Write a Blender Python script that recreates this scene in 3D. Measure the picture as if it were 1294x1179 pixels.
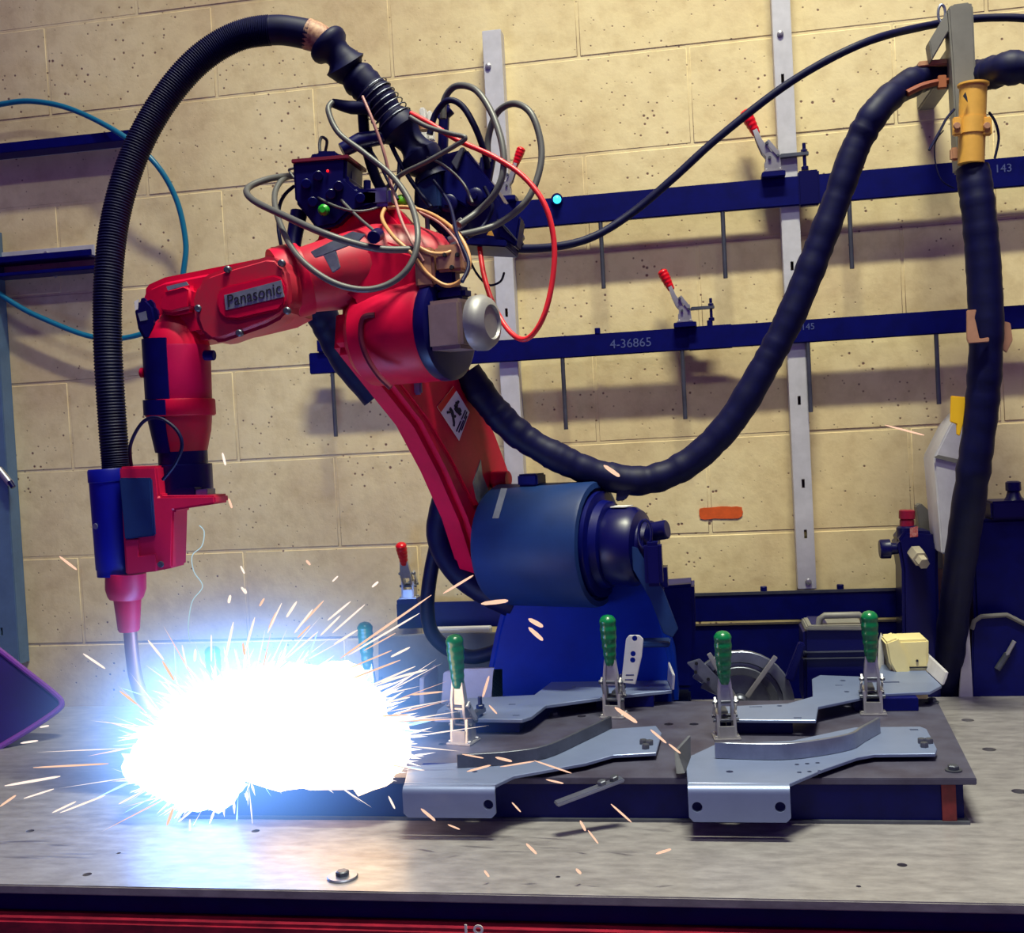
import bpy, bmesh, math, random
from mathutils import Vector, Matrix, noise
rng = random.Random(7)
for o in list(bpy.data.objects): bpy.data.objects.remove(o)
SC = bpy.context.scene
COL = SC.collection
W, H, F = 1294.0, 1179.0, 1400.0
TT = 0.85                      # height of the table top
CZ = TT + 0.5424               # height of the camera
D = 2.356                      # distance of the block wall
# ---------------------------------------------------------------- camera, world, lights
def cam_axes(yaw, tilt, roll):
    f = Vector((-math.sin(yaw), math.cos(yaw), 0)); r = Vector((math.cos(yaw), math.sin(yaw), 0)); u = Vector((0, 0, 1))
    f2 = f*math.cos(tilt) - u*math.sin(tilt); u2 = u*math.cos(tilt) + f*math.sin(tilt)
    return r*math.cos(roll) - u2*math.sin(roll), u2*math.cos(roll) + r*math.sin(roll), f2
CR, CU, CF = cam_axes(math.radians(9.82), math.radians(1.58), math.radians(3.004))
cd = bpy.data.cameras.new('camera'); cam = bpy.data.objects.new('camera', cd); COL.objects.link(cam)
cd.sensor_fit = 'HORIZONTAL'; cd.sensor_width = 36; cd.lens = F/W*36; cd.clip_start = .02
m = Matrix((CR, CU, -CF)).transposed().to_4x4(); m.translation = Vector((0, 0, CZ)); cam.matrix_world = m
SC.camera = cam
wd = bpy.data.worlds.new('world'); SC.world = wd; wd.use_nodes = True
bg = wd.node_tree.nodes['Background']; bg.inputs[0].default_value = (.105, .028, .36, 1); bg.inputs[1].default_value = .55  # purple-blue ambient fill added to tint the shade
def area(name, loc, target, sx, sy, power, col):
    l = bpy.data.lights.new(name, 'AREA'); l.shape = 'RECTANGLE'; l.size = sx; l.size_y = sy; l.energy = power; l.color = col
    o = bpy.data.objects.new(name, l); COL.objects.link(o); o.location = loc
    o.rotation_euler = (Vector(target)-Vector(loc)).to_track_quat('-Z', 'Y').to_euler(); return o
area('ceiling_lamp_a', (.18, 1.09, 4.65), (.20, 1.35, .85), 1.0, .12, 67, (.96, .96, .70)).data.spread = math.radians(92)
area('ceiling_lamp_b', (.2, -.19, 4.6), (.2, 2, 1.2), 1.5, .18, 32, (.92, .97, .88))
SC.view_settings.view_transform = 'Standard'; SC.view_settings.look = 'None'
SC.view_settings.exposure = 0; SC.view_settings.gamma = 1; SC.view_settings.use_curve_mapping = False
# ---------------------------------------------------------------- placing helpers
def ray(px, py): return CR*((px-W/2)/F) - CU*((py-H/2)/F) + CF
C0 = Vector((0, 0, CZ))
def P(px, py, Y): d = ray(px, py); return C0 + d*(Y/d.y)
def T(px, py, z): d = ray(px, py); return C0 + d*((z-CZ)/d.z)
def PL(px, py, p0, n): d = ray(px, py); return C0 + d*((p0-C0).dot(n)/d.dot(n))
def S(px, py, Y): return Y/ray(px, py).y/F          # metres per pixel at that depth
A = Vector((.955, -.297, 0)).normalized(); B = Vector((-.297, -.955, 0)).normalized(); ZV = Vector((0, 0, 1)); XV = Vector((1, 0, 0)); YV = Vector((0, 1, 0))
def lin(c):
    c /= 255.0
    return c/12.92 if c <= .04045 else ((c+.055)/1.055)**2.4
def rgb(r, g, b): return (lin(r), lin(g), lin(b), 1)
def crom(pts, n=8):
    p = [pts[0]] + list(pts) + [pts[-1]]; out = []
    for i in range(1, len(p)-2):
        for k in range(n):
            t = k/n; a, b, c, d = p[i-1], p[i], p[i+1], p[i+2]
            out.append(.5*((2*b) + (c-a)*t + (2*a-5*b+4*c-d)*t*t + (3*b-a-3*c+d)*t*t*t))
    out.append(pts[-1]); return out
def path(px, n=8): return crom([P(*q) for q in px], n)
# ---------------------------------------------------------------- materials
MATS = {}
def mat(name, col, rough=.5, metal=0, var=0, scale=20, bump=0, spec=.5, col2=None, stretch=None, emit=0, coat=0):
    if name in MATS: return MATS[name]
    m = bpy.data.materials.new(name); m.use_nodes = True; nt = m.node_tree; b = nt.nodes['Principled BSDF']
    b.inputs['Base Color'].default_value = col; b.inputs['Roughness'].default_value = rough; b.inputs['Metallic'].default_value = metal
    b.inputs['Specular IOR Level'].default_value = spec; b.inputs['Coat Weight'].default_value = coat
    if emit:
        b.inputs['Emission Color'].default_value = col; b.inputs['Emission Strength'].default_value = emit
    if var or bump or col2:
        tc = nt.nodes.new('ShaderNodeTexCoord'); mp = nt.nodes.new('ShaderNodeMapping'); nt.links.new(tc.outputs['Object'], mp.inputs[0])
        if stretch: mp.inputs['Scale'].default_value = stretch
        n = nt.nodes.new('ShaderNodeTexNoise'); n.inputs['Scale'].default_value = scale; n.inputs['Detail'].default_value = 6; n.inputs['Roughness'].default_value = .65
        nt.links.new(mp.outputs[0], n.inputs['Vector'])
        r = nt.nodes.new('ShaderNodeValToRGB'); r.color_ramp.elements[0].position = .35; r.color_ramp.elements[1].position = .68
        c2 = col2 or tuple(c*(1-var) for c in col[:3])+(1,)
        r.color_ramp.elements[0].color = c2; r.color_ramp.elements[1].color = col
        nt.links.new(n.outputs[0], r.inputs[0]); nt.links.new(r.outputs[0], b.inputs['Base Color'])
        if bump:
            bp = nt.nodes.new('ShaderNodeBump'); bp.inputs['Strength'].default_value = bump; bp.inputs['Distance'].default_value = .002
            nt.links.new(n.outputs[0], bp.inputs['Height']); nt.links.new(bp.outputs[0], b.inputs['Normal'])
    MATS[name] = m; return m
def wall_mat():
    m = bpy.data.materials.new('painted_block'); m.use_nodes = True; nt = m.node_tree; L = nt.links.new; b = nt.nodes['Principled BSDF']
    b.inputs['Roughness'].default_value = .75; b.inputs['Specular IOR Level'].default_value = .25
    ge = nt.nodes.new('ShaderNodeNewGeometry')
    def ns(sc, det=6, ro=.6):
        n = nt.nodes.new('ShaderNodeTexNoise'); n.inputs['Scale'].default_value = sc; n.inputs['Detail'].default_value = det; n.inputs['Roughness'].default_value = ro
        L(ge.outputs['Position'], n.inputs['Vector']); return n
    def ramp(src, *els):
        r = nt.nodes.new('ShaderNodeValToRGB')
        while len(r.color_ramp.elements) < len(els): r.color_ramp.elements.new(.5)
        for e, (p, c) in zip(r.color_ramp.elements, els): e.position = p; e.color = c
        L(src, r.inputs[0]); return r
    n1 = ns(3.5); r1 = ramp(n1.outputs[0], (.3, rgb(206, 182, 142)), (.52, rgb(226, 206, 160)), (.75, rgb(234, 216, 172)))
    n2 = ns(26); r2 = ramp(n2.outputs[0], (.30, (.86, .83, .80, 1)), (.55, (1, 1, 1, 1)))
    mx = nt.nodes.new('ShaderNodeMix'); mx.data_type = 'RGBA'; mx.blend_type = 'MULTIPLY'; mx.inputs[0].default_value = 1
    L(r1.outputs[0], mx.inputs[6]); L(r2.outputs[0], mx.inputs[7])
    vo = nt.nodes.new('ShaderNodeTexVoronoi'); vo.inputs['Scale'].default_value = 58; L(ge.outputs['Position'], vo.inputs['Vector'])
    n3 = ns(7, 4, .7)                                    # pores of the blocks, in clusters
    th = nt.nodes.new('ShaderNodeMapRange'); th.inputs[1].default_value = .40; th.inputs[2].default_value = .72; th.inputs[3].default_value = .02; th.inputs[4].default_value = .20
    L(n3.outputs[0], th.inputs[0])
    sm = nt.nodes.new('ShaderNodeMath'); sm.operation = 'SUBTRACT'; L(vo.outputs['Distance'], sm.inputs[0]); L(th.outputs[0], sm.inputs[1])
    pr = nt.nodes.new('ShaderNodeMapRange'); pr.inputs[1].default_value = -.05; pr.inputs[2].default_value = .06; L(sm.outputs[0], pr.inputs[0])
    mx2 = nt.nodes.new('ShaderNodeMix'); mx2.data_type = 'RGBA'; L(pr.outputs[0], mx2.inputs[0]); mx2.inputs[6].default_value = rgb(120, 88, 78); L(mx.outputs[2], mx2.inputs[7])
    L(mx2.outputs[2], b.inputs['Base Color'])
    ad = nt.nodes.new('ShaderNodeMath'); ad.operation = 'MULTIPLY_ADD'; L(pr.outputs[0], ad.inputs[0]); ad.inputs[1].default_value = .6; L(n2.outputs[0], ad.inputs[2])
    bp = nt.nodes.new('ShaderNodeBump'); bp.inputs['Strength'].default_value = .45; bp.inputs['Distance'].default_value = .003; L(ad.outputs[0], bp.inputs['Height']); L(bp.outputs[0], b.inputs['Normal'])
    return m
M_WALL = wall_mat()
NAVY = mat('dark_navy_paint', rgb(2, 8, 92), .42, 0, .3, 30, spec=.2)
NAVY2 = mat('slate_blue_casting', rgb(22, 50, 104), .5, 0, .25, 14, spec=.3)
BLACK = mat('black_rubber', rgb(1, 4, 58), .55, 0, .35, 60, spec=.22)
BLACKP = mat('black_plastic', rgb(2, 4, 70), .35, spec=.35)
RED = mat('red_robot_paint', rgb(208, 6, 60), .42, 0, .22, 16, spec=.25)
REDD = mat('worn_red_paint', rgb(206, 10, 56), .38, 0, 0, 9, col2=rgb(160, 50, 64), spec=.3)
REDG = mat('red_plastic_grip', rgb(205, 8, 28), .3)
MAG = mat('crimson_torch_mount', rgb(205, 25, 75), .4, 0, .15, 20)
STEEL = mat('bare_steel', rgb(152, 158, 178), .36, .85, .25, 30, .1)
STEELD = mat('dull_steel', rgb(100, 104, 118), .45, .7, .35, 24, .1)
CHROME = mat('plated_steel', rgb(186, 184, 188), .32, .65, .2, 40)
ZINC = mat('galvanised_strut', rgb(206, 204, 212), .5, .15, .18, 22)
GRAYP = mat('grey_paint', rgb(118, 116, 112), .5, 0, .2, 25)
TAPE = mat('silver_tape', rgb(150, 160, 168), .35, .5, .3, 50, .2)
GREEN = mat('green_plastic_grip', rgb(6, 106, 60), .28, coat=.3)
YEL = mat('yellow_painted_pipe', rgb(226, 170, 74), .45, 0, .18, 18)
TAN = mat('tan_connector', rgb(190, 140, 110), .5, .2, .2, 30)
CREAM = mat('cream_plastic', rgb(222, 208, 152), .5, 0, .12, 16)
CAB_G = mat('grey_cable', rgb(82, 82, 84), .45)
CAB_R = mat('red_cable', rgb(225, 40, 52), .4)
CAB_T = mat('tan_cable', rgb(190, 140, 90), .45)
CAB_P = mat('pinkish_cable', rgb(160, 112, 108), .45)
BLUE_H = mat('blue_air_hose', rgb(10, 105, 140), .35)
COPPER = mat('copper_neck', rgb(190, 130, 110), .35, .7)
LIME = mat('lime_green_cap', rgb(120, 225, 20), .4)
WHITE = mat('white_label', rgb(225, 222, 220), .5)
INK = mat('black_ink', rgb(14, 14, 30), .6)
CHALK = mat('chalk_marks', rgb(64, 74, 130), .8)
ORANGE = mat('orange_spray_paint', rgb(228, 92, 30), .8, 0, .25, 40)
PURP = mat('indigo_panel', rgb(34, 14, 96), .35, 0, .4, 6)
RIM = mat('violet_rim', rgb(112, 52, 140), .4)
TABLE = mat('scuffed_steel_table', rgb(160, 156, 160), .36, .3, 0, 46, .10, col2=rgb(130, 126, 130), stretch=(.5, 1.3, 1))
RUST = mat('fixture_steel', rgb(92, 93, 116), .45, .4, 0, 12, .2, col2=rgb(70, 66, 84))
REDBEAM = mat('chipped_red_beam', rgb(150, 22, 48), .45, 0, 0, 26, .1, col2=rgb(96, 12, 34), stretch=(1, 3, 3))
RUSTRED = mat('red_oxide_end', rgb(120, 34, 40), .6, 0, .4, 60)
CONC = mat('shop_floor_concrete', rgb(88, 84, 84), .8, 0, .2, 6)
# ---------------------------------------------------------------- mesh helpers
def frame(d):
    d = d.normalized(); a = Vector((0, 0, 1)) if abs(d.z) < .9 else Vector((1, 0, 0))
    u = d.cross(a).normalized(); return u, d.cross(u).normalized()
class MB:
    def __init__(s): s.v = []; s.f = []
    def add(s, bm):
        k = len(s.v); bm.verts.index_update()
        s.v += [v.co.copy() for v in bm.verts]; s.f += [[v.index+k for v in f.verts] for f in bm.faces]; bm.free(); return s
    def prism(s, pts, vec, bev=0, seg=2):
        bm = bmesh.new(); vs = [bm.verts.new(p) for p in pts]; ws = [bm.verts.new(Vector(p)+vec) for p in pts]; n = len(vs)
        bm.faces.new(vs); bm.faces.new(ws[::-1])
        for i in range(n): bm.faces.new((vs[(i+1) % n], vs[i], ws[i], ws[(i+1) % n]))
        bmesh.ops.recalc_face_normals(bm, faces=bm.faces)
        if bev: bmesh.ops.bevel(bm, geom=[e for e in bm.edges if e.calc_face_angle(0) > .5], offset=bev, segments=seg, affect='EDGES', clamp_overlap=True)
        bmesh.ops.triangulate(bm, faces=[f for f in bm.faces if len(f.verts) > 4])
        return s.add(bm)
    def box(s, c, sx, sy, sz, ax=(XV, YV, ZV), bev=0):
        c = Vector(c); x, y, z = ax[0]*sx/2, ax[1]*sy/2, ax[2]*sz/2
        return s.prism([c-x-y-z, c+x-y-z, c+x+y-z, c-x+y-z], z*2, bev)
    def tube(s, pts, r, n=10, cap=True):
        k0 = len(s.v); N = len(pts); u = None
        for i, p in enumerate(pts):
            t = (pts[min(i+1, N-1)]-pts[max(i-1, 0)]).normalized()
            u = frame(t)[0] if u is None else (u-t*u.dot(t)).normalized()
            w = t.cross(u); rr = r[i] if isinstance(r, (list, tuple)) else r
            for k in range(n):
                a = 2*math.pi*k/n; s.v.append(p+(u*math.cos(a)+w*math.sin(a))*rr)
        for i in range(N-1):
            for k in range(n):
                a = k0+i*n+k; b = k0+i*n+(k+1) % n; s.f.append([a, b, b+n, a+n])
        if cap: s.f.append([k0+k for k in range(n)][::-1]); s.f.append([k0+(N-1)*n+k for k in range(n)])
        return s
    def lathe(s, p0, ax, prof, n=24):
        ax = ax.normalized(); u, w = frame(ax); k0 = len(s.v)
        for t, r in prof:
            for k in range(n):
                a = 2*math.pi*k/n; s.v.append(p0+ax*t+(u*math.cos(a)+w*math.sin(a))*max(r, 1e-5))
        N = len(prof)
        for i in range(N-1):
            for k in range(n):
                a = k0+i*n+k; b = k0+i*n+(k+1) % n; s.f.append([a, b, b+n, a+n])
        s.f.append([k0+k for k in range(n)][::-1]); s.f.append([k0+(N-1)*n+k for k in range(n)]); return s
    def cyl(s, a, b, r, n=16, r2=None):
        L = (b-a).length; r2 = r if r2 is None else r2; e = min(r, L)*.12
        return s.lathe(a, b-a, [(0, r-e), (e, r), (L-e, r2), (L, r2-e)], n)
    def ball(s, c, r, n=14):
        return s.lathe(c-ZV*r, ZV, [(r-r*math.cos(math.pi*i/8), r*math.sin(math.pi*i/8)) for i in range(9)], n)
    def obj(s, name, mat, parent=None, angle=38):
        me = bpy.data.meshes.new(name); loc = Vector((0, 0, 0))
        if parent is None and s.v:
            lo = Vector([min(v[i] for v in s.v) for i in range(3)]); hi = Vector([max(v[i] for v in s.v) for i in range(3)])
            loc = (lo+hi)/2; loc.z = lo.z
        me.from_pydata([v-loc for v in s.v], [], s.f); me.materials.append(mat)
        bm = bmesh.new(); bm.from_mesh(me); bmesh.ops.recalc_face_normals(bm, faces=bm.faces); bm.to_mesh(me); bm.free()
        me.shade_smooth(); me.set_sharp_from_angle(angle=math.radians(angle))
        o = bpy.data.objects.new(name, me); COL.objects.link(o); o.location = loc
        if parent: attach(o, parent)
        return o
def attach(o, parent):
    o.parent = parent                       # parts carry world coordinates; only the thing itself has a location
    o.matrix_parent_inverse = Matrix.Identity(4) if parent.parent else Matrix.Translation(-parent.location)
def tag(o, label=None, cat=None, group=None, kind=None):
    for k, v in (('label', label), ('category', cat), ('group', group), ('kind', kind)):
        if v: o[k] = v
    return o
def thing(name, loc, label, cat, group=None):
    o = bpy.data.objects.new(name, None); COL.objects.link(o); o.location = loc; o.empty_display_size = .05
    return tag(o, label, cat, group)
def part(name, mb, m, parent, label=None): return tag(mb.obj(name, m, parent), label)
def copy_tree(o, parent=None):
    c = o.copy(); COL.objects.link(c)
    if parent: c.parent = parent
    for ch in list(o.children): copy_tree(ch, c)
    return c
def cut(o, mb):
    c = mb.obj('cutter', INK); md = o.modifiers.new('b', 'BOOLEAN'); md.operation = 'DIFFERENCE'; md.object = c; md.solver = 'EXACT'
    bpy.context.view_layer.update(); dg = bpy.context.evaluated_depsgraph_get()
    me = bpy.data.meshes.new_from_object(o.evaluated_get(dg)); o.modifiers.clear(); o.data = me; me.shade_smooth(); me.set_sharp_from_angle(angle=math.radians(25))
    bpy.data.objects.remove(c); return o
def text(name, s, size, org, xd, yd, m, parent, ext=.0004, label=None):
    cu = bpy.data.curves.new(name, 'FONT'); cu.body = s; cu.size = size; cu.extrude = ext; cu.align_x = 'CENTER'; cu.align_y = 'CENTER'; cu.resolution_u = 3
    t = bpy.data.objects.new('tmp', cu); COL.objects.link(t); bpy.context.view_layer.update()
    me = bpy.data.meshes.new_from_object(t.evaluated_get(bpy.context.evaluated_depsgraph_get())); bpy.data.objects.remove(t)
    zd = xd.cross(yd).normalized()
    for v in me.vertices: v.co = org + xd*v.co.x + yd*v.co.y + zd*v.co.z
    me.materials.clear(); me.materials.append(m); me.name = name
    o = bpy.data.objects.new(name, me); COL.objects.link(o); attach(o, parent); return tag(o, label)
def slab(px, Y, t, bev=0.0): return MB().prism([P(x, y, Y) for x, y in px], YV*t, bev)
def pslab(mb, px, p0, n, vec, bev=0): return mb.prism([PL(x, y, p0, n) for x, y in px], vec, bev)
def bolt(mb, c, ax, r, h): return mb.lathe(c, ax, [(0, r), (h*.8, r), (h, r*.8)], 6)

# ================================================================ SETTING
wall = MB().box((-.5, D+.055, 1.35), 6.6, .1, 2.7).obj('wall_back', M_WALL); tag(wall, kind='structure')
zj = CZ+.7887; xj = P(731, 60, D).x; xk = P(872, 120, D).x
BH, BL, MO = .2032, .4064, .006
for c in range(-3, 11):
    zt = zj-BH*c; zb = max(zt-BH, 0)
    ph = xj if c % 2 else xk
    i0 = math.ceil((-3.75-ph)/BL)
    for i in range(i0, i0+18):
        x0 = ph+i*BL; x1 = x0+BL
        if x1 > 2.75: break
        pr = rng.uniform(-.0006, .0006)
        MB().prism([Vector((x0+MO/2, D+pr, zb+MO/2)), Vector((x1-MO/2, D+pr, zb+MO/2)), Vector((x1-MO/2, D+pr, zt-MO/2)), Vector((x0+MO/2, D+pr, zt-MO/2))], YV*.006, .0012, 1).obj('block', M_WALL, wall)
# mortar bed sits just behind the block faces
MB().box((-.5, D+.0032, 1.35), 6.5, .004, 2.68).obj('mortar', M_WALL, wall)
fl = MB().box((-.5, .4, -.05), 6.6, 4.1, .1).obj('floor', CONC); tag(fl, kind='structure')
# orange spray mark on a block
mk = MB(); pts = []
for k in range(28):
    a = 2*math.pi*k/28; q = (911+27*max(-1, min(1, 1.25*math.cos(a)))+rng.uniform(-1, 1), 648+7.5*max(-1, min(1, 1.3*math.sin(a)))-2*math.cos(a)*.5+rng.uniform(-.6, .6))
    pts.append(P(q[0], q[1], D-.0014))
mk.prism(pts, YV*.0008); mk.obj('paint_mark', ORANGE, wall)['label'] = 'orange sprayed paint dash'

# ================================================================ TABLE
ZT = TT
table = thing('welding_table', (-.45, 1.75, 0), 'scuffed steel welding table with drilled holes and red frame', 'table')
top = MB().box((-.45, 1.745, ZT-.006), 3.0, .94, .012, bev=.0015).obj('tabletop', TABLE, table)
# front edge line of the plate follows the photograph: Y = 1.275
cu = MB()
HOLES = [(1223, 910), (1250, 947), (1288, 1000), (1140, 1093), (110, 1105), (38, 1050), (323, 1050), (150, 1078), (1085, 1120), (705, 1108)]
for i, (x, y) in enumerate(HOLES):
    p = T(x, y, ZT); r = .0105 if i < 3 else .006 if i < 7 else .003
    cu.cyl(p-ZV*.05, p+ZV*.02, r, 20)
cut(top, cu)
part('edge_channel', MB().box((-.45, 1.75, ZT-.026), 2.96, .92, .027, bev=.002), NAVY, table, 'dark recessed edge channel')
part('frame_beam', MB().box((-.45, 1.30, ZT-.09), 3.0, .07, .10, bev=.004), REDBEAM, table, 'chipped red front beam')
part('frame_beam', MB().box((-.45, 2.16, ZT-.09), 3.0, .06, .10, bev=.004), REDBEAM, table)
for x in (-1.85, .95):
    for y in (1.32, 2.15): part('leg', MB().box((x, y, (ZT-.14)/2), .08, .07, ZT-.14, bev=.004), REDBEAM, table)
text('stencil_mark', '18', .03, Vector((P(598, 1178, 1.27).x, 1.2645, P(598, 1178, 1.27).z)), XV, ZV, WHITE, table, label='pale stencil marks on the red beam')
wc = T(433, 1109, ZT)
w = thing('washer', wc, 'big steel washer with a bolt head on the bare table front', 'washer')
part('disc', MB().lathe(wc, ZV, [(0, .019), (.002, .0195), (.0032, .0185)], 32), STEEL, w)
part('bolt_head', bolt(MB(), wc+ZV*.0032, ZV, .0085, .006), STEELD, w)

# ================================================================ FIXTURE on the table
ZF = ZT+.062
fx = thing('fixture_base', (-.22, 1.735, ZT), 'low dark steel fixture slab on the welding table', 'fixture')
FX0, FX1, FY0, FY1 = -.80, .333, 1.52, 1.95
ft = MB().prism([Vector((FX0, FY0, ZF)), Vector((FX1, FY0, ZF)), Vector((FX1+.035, FY1, ZF)), Vector((FX0, FY1, ZF))], ZV*-.009, .001).obj('top_plate', RUST, fx)
part('side_wall', MB().box(((FX0+FX1)/2-.012, FY0+.012, (ZT+ZF-.009)/2+.0005), FX1-FX0-.04, .012, ZF-ZT-.0095, bev=.001), NAVY, fx)
part('side_wall', MB().box((FX1-.02, (FY0+FY1)/2, (ZT+ZF-.009)/2+.0005), .012, FY1-FY0-.03, ZF-ZT-.0095, bev=.001), NAVY, fx)
part('side_wall', MB().box((FX0+.02, (FY0+FY1)/2, (ZT+ZF-.009)/2+.0005), .012, FY1-FY0-.03, ZF-ZT-.0095, bev=.001), NAVY, fx)
part('side_wall', MB().box(((FX0+FX1)/2-.012, FY1-.012, (ZT+ZF-.009)/2+.0005), FX1-FX0-.04, .012, ZF-ZT-.0095, bev=.001), NAVY, fx)
part('corner_post', MB().box((FX1-.035, FY0+.006, (ZT+ZF-.009)/2+.0005), .018, .006, ZF-ZT-.0095), RUSTRED, fx, 'red oxide streaked corner')
part('foot_plate', MB().box(((FX0+FX1)/2, (FY0+FY1)/2-.005, ZT+.002), FX1-FX0-.02, FY1-FY0-.01, .0039), STEELD, fx)
cu = MB()
for x, y in [(845, 915), (877, 915), (560, 940), (640, 925), (735, 905), (1020, 965), (930, 975)]: 
    p = T(x, y, ZF); cu.cyl(p-ZV*.03, p+ZV*.02, .0075, 18)
cut(ft, cu)
for x, y in [(1205, 974), (1178, 888), (700, 905)]:
    p = T(x, y, ZF); b = MB(); b.lathe(p, ZV, [(0, .011), (.002, .011)], 18); bolt(b, p+ZV*.002, ZV, .0075, .006); part('bolt', b, STEELD, fx)

def flange_plate(name, label, outline, z, t, m, holes=(), fl=None, fl_holes=(), drop=.045, bend=.010, group=None, slots=()):
    """flat laser-cut plate; fl = (pxA, pxB) front edge that rolls over into a hanging flange"""
    pts = [T(x, y, z) for x, y in outline]; c = sum(pts, Vector())/len(pts); c.z = z-t
    th = thing(name, c, label, 'plate', group)
    o = MB().prism(pts, ZV*-t, .0008, 1).obj('plate', m, th)
    cu = MB()
    for x, y, r in holes:
        p = T(x, y, z); cu.cyl(p-ZV*.012, p+ZV*.012, r, 14)
    for x, y, sx, sy in slots:
        p = T(x, y, z); cu.box(p, sx, sy, .03)
    if cu.v: cut(o, cu)
    if fl:
        a, b = T(*fl[0], z), T(*fl[1], z); ya = min(a.y, b.y); L = b.x-a.x
        sec = [(0, 0)]
        for k in range(9):
            an = math.pi/2*k/8; sec.append((-.002-bend*math.sin(an), -bend+bend*math.cos(an)))
        sec.append((-.002-bend, -drop))
        inn = [(y+t*ny, zz+t*nz) for (y, zz), (ny, nz) in zip(sec, [(0, -1)]+[(math.sin(math.pi/2*k/8), -math.cos(math.pi/2*k/8)) for k in range(9)]+[(1, 0)])]
        f = MB(); n = len(sec); cc = .008
        poly = sec+inn[::-1]
        f.prism([Vector((a.x, ya+y, z+q)) for y, q in poly], XV*L, 0)
        fo = f.obj('flange', m, th, angle=50)
        cu = MB()
        for x, y in fl_holes:
            p = P(x, y, ya-.002-bend); cu.cyl(p-YV*.02, p+YV*.02, .0068, 18)
        for xx, sg in ((a.x, 1), (b.x, -1)):           # clipped lower corners
            q = Vector((xx, ya-.03, z-drop)); cu.prism([q+Vector((-sg*.002, 0, -.002)), q+Vector((sg*cc, 0, -.002)), q+Vector((-sg*.002, 0, cc))], YV*.06)
        cut(fo, cu)
    return th
PLATE = mat('laser_cut_plate', rgb(124, 138, 176), .38, .4, .12, 12, .05)
HI = .0115
p1 = flange_plate('bracket_plate', 'grey laser-cut plate with rolled flange and nine-hole grid on fixture', 
    [(869, 989), (866, 958), (905, 940), (1000, 936), (1080, 919), (1163, 918), (1171, 921), (1184, 946), (1182, 952), (1105, 953), (1083, 957), (1040, 972), (998, 990)], ZF+HI, .005, PLATE,
    holes=[(922, 975, .005)]+[(1007+i*13+j*3, 966+j*-4+i*0+k, .0032) for i, j, k in [(0, 0, 0), (1, 0, -1), (2, 0, -2), (0, 1, 14), (1, 1, 13), (2, 1, 12), (0, 2, 27), (1, 2, 26)]],
    fl=((869, 990), (997, 990)), fl_holes=[(881, 1020), (986, 1020)], drop=.047, slots=[(1155, 922, .012, .006), (875, 953, .006, .006)])
for x, y in [(1168, 944), (1174, 939), (1165, 939)]:
    p = T(x, y, ZF+HI); b = MB(); bolt(b, p, ZV, .006, .007); part('bolt', b, STEELD, p1)
part('spacer', MB().box(T(1130, 945, ZF)+ZV*.0032, .09, .04, .0064), NAVY, p1)
part('spacer', MB().box(T(930, 965, ZF)+ZV*.0032, .09, .05, .0064), NAVY, p1)
p2 = flange_plate('bracket_plate', 'grey cut plate with upturned end flange behind the bent bar', 
    [(905, 909), (906, 893), (995, 889), (1027, 880), (1026, 858), (1036, 853), (1090, 855), (1110, 850), (1115, 838), (1160, 838), (1190, 866), (1175, 874), (1110, 877), (1034, 893), (1031, 910)], ZF+.026, .005, PLATE,
    holes=[(985, 892, .004), (1065, 860, .005), (1070, 874, .0045)], slots=[(955, 893, .02, .004), (1008, 907, .012, .005), (1060, 866, .012, .004), (1125, 862, .03, .008)])
a, b = T(1160, 838, ZF+.026), T(1190, 866, ZF+.026)
part('end_flange', MB().prism([a, b, b+Vector((.006, 0, .012)), b+Vector((.008, 0, .022)), a+Vector((.008, 0, .026)), a+Vector((.005, 0, .01))], Vector((.004, .001, 0)), .001), ZINC, p2)
for x, y, sx, sy in [(960, 925, .10, .06), (1120, 898, .10, .05)]:
    q = T(x, y, ZF); part('support_block', MB().box(Vector((q.x, q.y+.02, ZF+.0105)), sx, sy, .021, bev=.001), NAVY, p2)
p3 = flange_plate('bracket_plate', 'sooty cut plate with rolled flange at the edge of the arc glare', 
    [(511, 990), (516, 968), (600, 962), (690, 955), (720, 940), (735, 921), (760, 922), (829, 917), (836, 926), (829, 951), (775, 954), (740, 964), (650, 980), (627, 991)], ZF+HI, .005, PLATE,
    holes=[(600, 975, .004)], fl=((511, 991), (627, 991)), fl_holes=[(617, 1017)], drop=.042, slots=[(738, 928, .012, .006)])
for x, y in [(816, 946), (821, 941), (813, 940)]:
    p = T(x, y, ZF+HI); b = MB(); bolt(b, p, ZV, .006, .007); part('bolt', b, STEELD, p3)
part('spacer', MB().box(T(790, 946, ZF)+ZV*.0032, .08, .04, .0064), NAVY, p3)
part('spacer', MB().box(T(565, 975, ZF)+ZV*.0032, .08, .04, .0064), NAVY, p3)
p4 = flange_plate('bracket_plate', 'grey cut plate with upturned lip in front of the robot pedestal', 
    [(549, 908), (553, 897), (572, 883), (675, 878), (705, 855), (745, 853), (762, 863), (842, 857), (849, 872), (770, 880), (690, 891), (672, 905), (660, 909)], ZF+.026, .006, PLATE,
    holes=[(565, 898, .004), (735, 860, .005), (726, 868, .004)], slots=[(647, 890, .012, .005), (652, 904, .012, .004)])
a, b = T(842, 857, ZF+.026), T(849, 872, ZF+.026)
part('end_flange', MB().prism([a, b, b+ZV*.026+XV*.003, a+ZV*.032+XV*.003], Vector((.004, 0, 0)), .001), ZINC, p4)
for x, y, sx, sy in [(620, 925, .10, .05), (790, 893, .10, .05)]:
    q = T(x, y, ZF); part('support_block', MB().box(Vector((q.x, q.y+.02, ZF+.0098)), sx, sy, .0196, bev=.001), NAVY, p4)
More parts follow.
